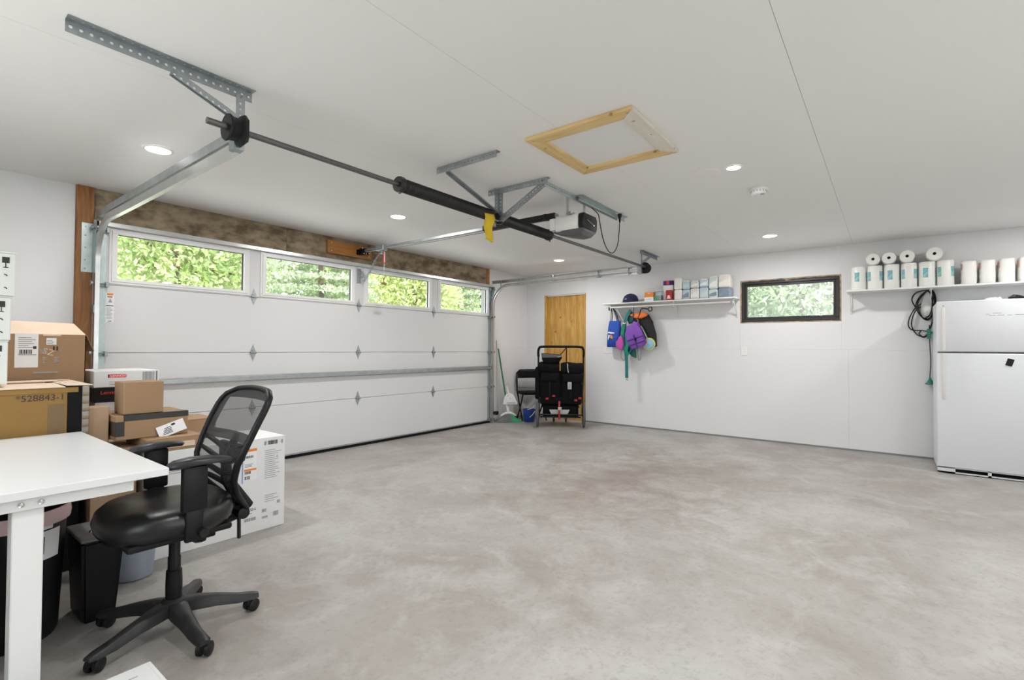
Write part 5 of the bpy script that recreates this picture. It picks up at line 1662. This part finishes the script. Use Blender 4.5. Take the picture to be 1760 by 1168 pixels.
outl = [(-.115, .29), (.115, .285), (.125, .31), (.09, .40), (.055, .455), (.02, .47), (-.03, .47), (-.06, .45), (-.10, .38), (-.12, .31)]
q.prism([c + ax_ * a + Vector((0, .02 * (z - .29) / .18, z)) for a, z in outl], Vector((.02, .022, 0)), .008, 2)
q.build('pan', 'white', dpn, True, 50)
MB().tube([c + ax_ * (-.01) + Vector((.012, .03, .45)), c + ax_ * (-.018) + Vector((.012, .045, .52)), c + ax_ * (-.022) + Vector((.012, .06, .585))], [.022, .017, .016], 10).build('pan_handle', 'white', dpn, True)
MB().cyl(c + Vector((-.012, -.006, .39)), c + Vector((-.02, -.012, .39)), .008, n=10).build('rivet', 'inkg', dpn)
MB().bar(c + ax_ * (-.06) + Vector((-.006, -.006, .318)), c + ax_ * .085 + Vector((-.006, -.006, .318)), .006, .008).build('pan_ridge', 'inkg', dpn)
MB().cyl(c + ax_ * (-.035) + Vector((-.0, .01, .43)), c + ax_ * (-.035) + Vector((-.012, 0, .43)), .007, n=10).build('rivet', 'inkg', dpn)
blb = thing('sand_bucket', 'small blue bucket with white handle bars beside the broom', 'bucket', (6.665, 4.735, 0))
MB().lathe([(0, .002), (.085, .002), (.09, .01), (.105, .20), (.11, .205), (.104, .205), (.086, .015), (0, .012)], (6.665, 4.735, 0), n=24).build('bucket_body', 'blue', blb, True)
MB().tube([(6.57, 4.705, .205), (6.625, 4.635, .235), (6.65, 4.625, .275)], .006, 6).build('handle_bar', 'white', blb)
MB().tube([(6.585, 4.67, .08), (6.63, 4.635, .13), (6.665, 4.62, .18)], .006, 6).build('handle_bar', 'white', blb)

fc = thing('folding_chair', 'black padded folding chair half hidden behind the stroller', 'chair', (6.85, 4.7, 0))
# local frame: seat faces -x-ish, turned towards the camera
fx_ = Matrix.Translation((6.90, 4.86, 0)) @ Matrix.Rotation(R(-128), 4, 'Z')
def loc(a, b_, c_):
    return fx_ @ Vector((a, b_, c_))
q = MB(); q.box(-.20, .20, -.21, .21, .43, .475, .018, 3, fx_); q.build('seat', 'blackm', fc, True)
q = MB(); q.box(-.215, -.19, -.185, .185, .69, .815, .01, 2, fx_); q.build('backrest', 'blackm', fc, True)
q = MB(); q.box(-.213, -.192, -.185, .185, .53, .685, .008, 2, fx_); q.build('back_panel', 'silver', fc, True)
MB().tube([loc(-.18, -.20, .47), loc(-.20, -.205, .65), loc(-.205, -.20, .78), loc(-.205, -.15, .83), loc(-.205, .15, .83), loc(-.205, .20, .78), loc(-.20, .205, .65), loc(-.18, .20, .47)], .014, 8).build('back_frame', 'black', fc, True)
for s_ in (-1, 1):
    MB().tube([loc(-.18, s_ * .20, .47), loc(.02, s_ * .205, .22), loc(.20, s_ * .21, .0)], .012, 8).build('leg', 'black', fc, True)
    MB().tube([loc(.17, s_ * .195, .44), loc(0, s_ * .19, .22), loc(-.2, s_ * .19, .0)], .012, 8).build('leg', 'black', fc, True)

st = thing('double_stroller', 'black double stroller standing upright with two grey wheels in front', 'stroller', (6.5, 4.02, 0))
ux, vx = Vector((.545, -.838, 0)), Vector((.838, .545, 0))
sc_ = Vector((6.492, 4.02, 0))
MS = Matrix((ux, vx, Vector((0, 0, 1)))).transposed().to_4x4()
MS.translation = sc_
def sp_(a, b_, c_):
    return sc_ + ux * a + vx * b_ + Vector((0, 0, c_))
def sbox(nm, ma, a0, a1, b0_, b1_, c0, c1, bev=.01, seg=2, sm=True):
    q = MB()
    q.box(a0, a1, b0_, b1_, c0, c1, bev, seg, MS)
    return q.build(nm, ma, st, sm)
for s_ in (-1, 1):
    w_ = MB()
    c = sp_(s_ * .352, .0, .19)
    w_.lathe([(.12, -.016), (.16, -.02), (.182, -.014), (.19, 0), (.182, .014), (.16, .02), (.12, .016), (.13, 0), (.12, -.016)], c, ux, 28)
    wh_ = w_.build('wheel', 'tyre', st, True)
    q = MB().lathe([(0, -.02), (.022, -.02), (.03, -.012), (.03, .012), (.022, .02), (0, .02)], c, ux, 14)
    for k in range(5):
        an = 2 * PI * k / 5
        q.bar(c, c + vx * (math.cos(an) * .125) + Vector((0, 0, math.sin(an) * .125)), .012, .02, ux)
    q.build('hub', 'black', wh_, True)
    MB().tube([sp_(s_ * .335, .03, .19), sp_(s_ * .335, .06, .5), sp_(s_ * .345, .03, .85), sp_(s_ * .345, 0, 1.10), sp_(s_ * .345, -.01, 1.19)], .014, 8).build('side_tube', 'black', st, True)
    c = sp_(s_ * .10, .55, .10)
    MB().lathe([(.05, -.015), (.09, -.016), (.098, 0), (.09, .016), (.05, .015), (.05, -.015)], c, ux, 20).build('front_wheel', 'tyre', st, True)
    MB().tube([sp_(s_ * .10, .55, .10), sp_(s_ * .10, .50, .24), sp_(s_ * .2, .30, .36)], .014, 8).build('front_fork', 'black', st, True)
hp = [sp_(-.345, 0, 1.08), sp_(-.347, -.01, 1.16), sp_(-.335, -.015, 1.205), sp_(-.29, -.02, 1.232), sp_(0, -.02, 1.235), sp_(.29, -.02, 1.232), sp_(.335, -.015, 1.205), sp_(.347, -.01, 1.16), sp_(.345, 0, 1.08)]
MB().tube(crspline(hp, 4), .019, 10).build('push_handle', 'blackm', st, True)
MB().tube([sp_(.085, .02, .98), sp_(.085, 0, 1.225)], .009, 8).build('centre_post', 'black', st, True)
MB().tube([sp_(.08, -.01, 1.215), sp_(.0, .02, 1.12), sp_(-.03, .04, 1.07)], .007, 6).build('wrist_strap', 'blackm', st, True)
MB().cyl(sp_(-.37, 0, .19), sp_(.37, 0, .19), .012, n=10).build('axle', 'black', st, True)
# folded canopies, seat backs, pockets
def roll_(nm, a0, a1, b_, c_, r0, ma):
    q = MB()
    n = 12
    rows = []
    for i in range(9):
        t = i / 8
        rr = r0 * (.82 + .18 * math.sin(t * PI) ** .5)
        rows.append([q.bm.verts.new(sp_(a0 + (a1 - a0) * t, b_ + math.cos(2 * PI * k / n) * rr * .9, c_ + math.sin(2 * PI * k / n) * rr + .008 * math.sin(7 * t))) for k in range(n)])
    for x, y in zip(rows, rows[1:]):
        q.join(x, y)
    q.cap(rows[0], True); q.cap(rows[-1])
    return q.build(nm, ma, st, True, 60)
q = MB()
q.prism([sp_(-.30, -.02, 1.135), sp_(.0, -.02, 1.115), sp_(.018, -.02, 1.06), sp_(-.03, -.02, .99), sp_(-.25, -.02, .975), sp_(-.29, -.02, 1.03)], vx * .13, .02, 2)
q.build('parent_bag', 'strfab', st, True, 50)
q = MB().prism([sp_(-.295, -.024, 1.13), sp_(-.005, -.024, 1.11), sp_(.005, -.024, 1.07), sp_(-.28, -.024, 1.065)], vx * .01)
q.build('bag_flap', 'greyst', st)
MB().tube([sp_(-.06, -.03, 1.075), sp_(-.02, -.03, 1.085), sp_(.0, -.03, 1.09)], .005, 6).build('bag_logo', 'silver', st)
roll_('canopy', -.35, -.02, .05, .915, .085, 'strfab')
roll_('canopy', .0, .345, .05, .90, .095, 'strfab')
sbox('seat_back', 'strfab', -.33, -.005, .02, .10, .44, .86, .03, 3)
sbox('seat_back', 'strfab', .01, .325, .02, .10, .44, .84, .03, 3)
sbox('seat_divider', 'strfab', -.03, .03, .05, .10, .42, .86, .01, 2)
sbox('rear_pocket', 'strfab', -.30, -.03, -.02, .03, .70, .83, .02, 3)
sbox('rear_pocket', 'strfab', .03, .335, -.03, .03, .69, .82, .02, 3)
sbox('seat_back', 'strfab', -.395, -.33, .0, .20, .42, .92, .03, 3)
sbox('seat_base', 'strfab', -.32, .32, .02, .35, .34, .46, .03, 3)
sbox('basket', 'strfab', -.29, .29, .06, .42, .15, .33, .03, 3)
tg_ = sbox('swing_tag', 'silver', .105, .165, -.036, -.032, .585, .695, .003)
q = MB(); q.box(.118, .152, -.038, -.0365, .60, .68, 0, 1, MS); q.build('tag_print', 'inkg', tg_)
MB().tube([sp_(.10, -.05, .98), sp_(.105, -.052, .90), sp_(.115, -.05, .84)], .005, 6).build('reflective_strip', 'paper', st, True)
for a in (-.17, .15):
    sbox('webbing_strap', 'blackm', a - .02, a + .02, -.005, .02, .44, .70, .004)
for a0, c_ in ((-.23, .42), (-.13, .46), (.21, .40), (.27, .43)):
    sbox('red_fitting', 'red', a0, a0 + .045, -.01, .02, c_, c_ + .03, .004)
q = MB()
q.prism([sp_(-.175, .03, .265), sp_(.14, .03, .265), sp_(.10, .03, .185), sp_(-.14, .03, .185)], vx * .012)
q.build('reflector_bar', 'silver', st)
sbox('brake_strap', 'red', -.035, -.005, -.012, .02, .12, .40, .005)
sbox('brake_pedal', 'silver', -.04, .015, -.025, -.008, .26, .31, .005)
sbox('cross_bar', 'black', -.31, .31, -.005, .025, .145, .165, .004)
for s_ in (-1, 1):
    sbox('side_strut', 'silver', s_ * .28 - .006, s_ * .28 + .006, .0, .012, .16, .30, .003)

# ================================================================== trees outside
def leaves(name, parent, n, centre, rad, size, ma, seed, droop=.0, layers=0):
    """cloud of small leaf blades around a crown"""
    g = np.random.default_rng(seed)
    d = g.normal(size=(n, 3))
    d /= np.linalg.norm(d, axis=1)[:, None]
    rr = g.uniform(.25, 1.0, n) ** .5
    lump = 1 + .22 * np.sin(d[:, 0] * 5 + seed) * np.cos(d[:, 2] * 6 + seed * 2)
    p = d * (rr * lump)[:, None] * np.array(rad)
    if layers:
        k = np.round(p[:, 2] / rad[2] * layers) / layers * rad[2]
        p[:, 2] = k + (p[:, 2] - k) * .45 - .18 * np.hypot(p[:, 0], p[:, 1]) / rad[0]
    p += np.array(centre)
    a = g.normal(size=(n, 3)); a /= np.linalg.norm(a, axis=1)[:, None]
    b = g.normal(size=(n, 3)); b -= a * (a * b).sum(1)[:, None]; b /= np.linalg.norm(b, axis=1)[:, None]
    s = g.uniform(.6, 1.3, n)[:, None] * size
    V = np.empty((n, 4, 3))
    V[:, 0] = p - a * s
    V[:, 1] = p + b * s * .45
    V[:, 2] = p + a * s
    V[:, 3] = p - b * s * .45
    me = bpy.data.meshes.new(name)
    me.vertices.add(n * 4)
    me.vertices.foreach_set('co', V.reshape(-1).astype('f'))
    me.loops.add(n * 4)
    me.loops.foreach_set('vertex_index', np.arange(n * 4, dtype='i'))
    me.polygons.add(n)
    me.polygons.foreach_set('loop_start', np.arange(0, n * 4, 4, dtype='i'))
    me.update(calc_edges=True)
    o = put(name, me, ma, parent)
    o['kind'] = 'stuff'
    return o
def tree(name, label, x, y, zc, rad, n, size, ma, seed, layers=0):
    t = thing(name, label, 'tree', (x, y, -.13), group='trees outside the windows')
    pts = [(x, y, -.13), (x + .05, y, zc * .4), (x - .04, y + .05, zc), (x, y, zc + rad[2] * .7)]
    MB().tube(pts, [.10, .08, .06, .02], 8).build('trunk', 'bark', t, True)
    rnd = random.Random(seed)
    for k in range(7):
        an = rnd.uniform(0, 6.28)
        z_ = zc - rad[2] * .5 + rad[2] * k / 6
        MB().tube([(x, y, z_), (x + math.cos(an) * rad[0] * .4, y + math.sin(an) * rad[1] * .4, z_ + .15), (x + math.cos(an) * rad[0] * .8, y + math.sin(an) * rad[1] * .8, z_ + .1)], [.05, .03, .01], 6).build('branch', 'bark', t, True)
    leaves('foliage', t, n, (x, y, zc), rad, size, ma, seed, layers=layers)
tree('leafy_tree', 'bright green tree seen in the leftmost door window', 3.5, 10.5, 2.9, (1.2, 1.3, 2.5), 15000, .065, 'leafA', 11)
tree('conifer', 'pale grey green conifer seen in the second door window', 6.45, 10.5, 2.9, (1.2, 1.3, 2.6), 15000, .060, 'leafB', 12, 9)
tree('leafy_tree', 'yellow green tree seen in the third door window', 9.4, 10.6, 2.9, (1.2, 1.3, 2.5), 15000, .065, 'leafC', 13)
tree('conifer', 'pale conifer seen in the rightmost door window', 12.4, 10.7, 2.8, (1.2, 1.3, 2.5), 14000, .065, 'leafB', 14, 9)
tree('leafy_tree', 'tall yellow green tree standing behind the leftmost door window tree', 5.2, 15.0, 3.4, (2.05, 1.8, 3.4), 17000, .085, 'leafC', 15)
tree('leafy_tree', 'tall green tree standing behind between the middle door windows', 10.3, 15.0, 3.4, (2.05, 1.8, 3.4), 17000, .085, 'leafA', 16)
tree('leafy_tree', 'tall green tree at the far right beyond the garage door', 15.4, 15.0, 3.4, (2.05, 1.8, 3.4), 17000, .085, 'leafC', 17)
tree('leafy_tree', 'green tree at the far left beyond the garage door', .1, 15.0, 3.2, (2.05, 1.8, 3.0), 14000, .085, 'leafB', 18)
tree('leafy_tree', 'large green tree far behind the left door windows', 7.6, 20.5, 4.0, (3.2, 2.2, 4.2), 19000, .11, 'leafA', 22)
tree('leafy_tree', 'large pale tree far behind the right door windows', 15.6, 20.5, 4.0, (3.2, 2.2, 4.2), 19000, .11, 'leafB', 23)
tree('leafy_tree', 'large yellow green tree farthest right beyond the garage door', 23.6, 20.5, 4.0, (3.2, 2.2, 4.2), 16000, .11, 'leafC', 24)
tree('leafy_tree', 'pale green tree seen through the black window', 12.2, 1.5, 2.6, (1.3, 1.9, 2.3), 17000, .075, 'leafB', 19)
tree('leafy_tree', 'green tree standing farther off behind the black window', 15.9, 4.0, 3.0, (1.5, 2.0, 2.9), 14000, .09, 'leafA', 20)
tree('leafy_tree', 'green tree to the right beyond the black window', 15.9, -1.2, 2.8, (1.5, 2.0, 2.7), 14000, .09, 'leafC', 21)
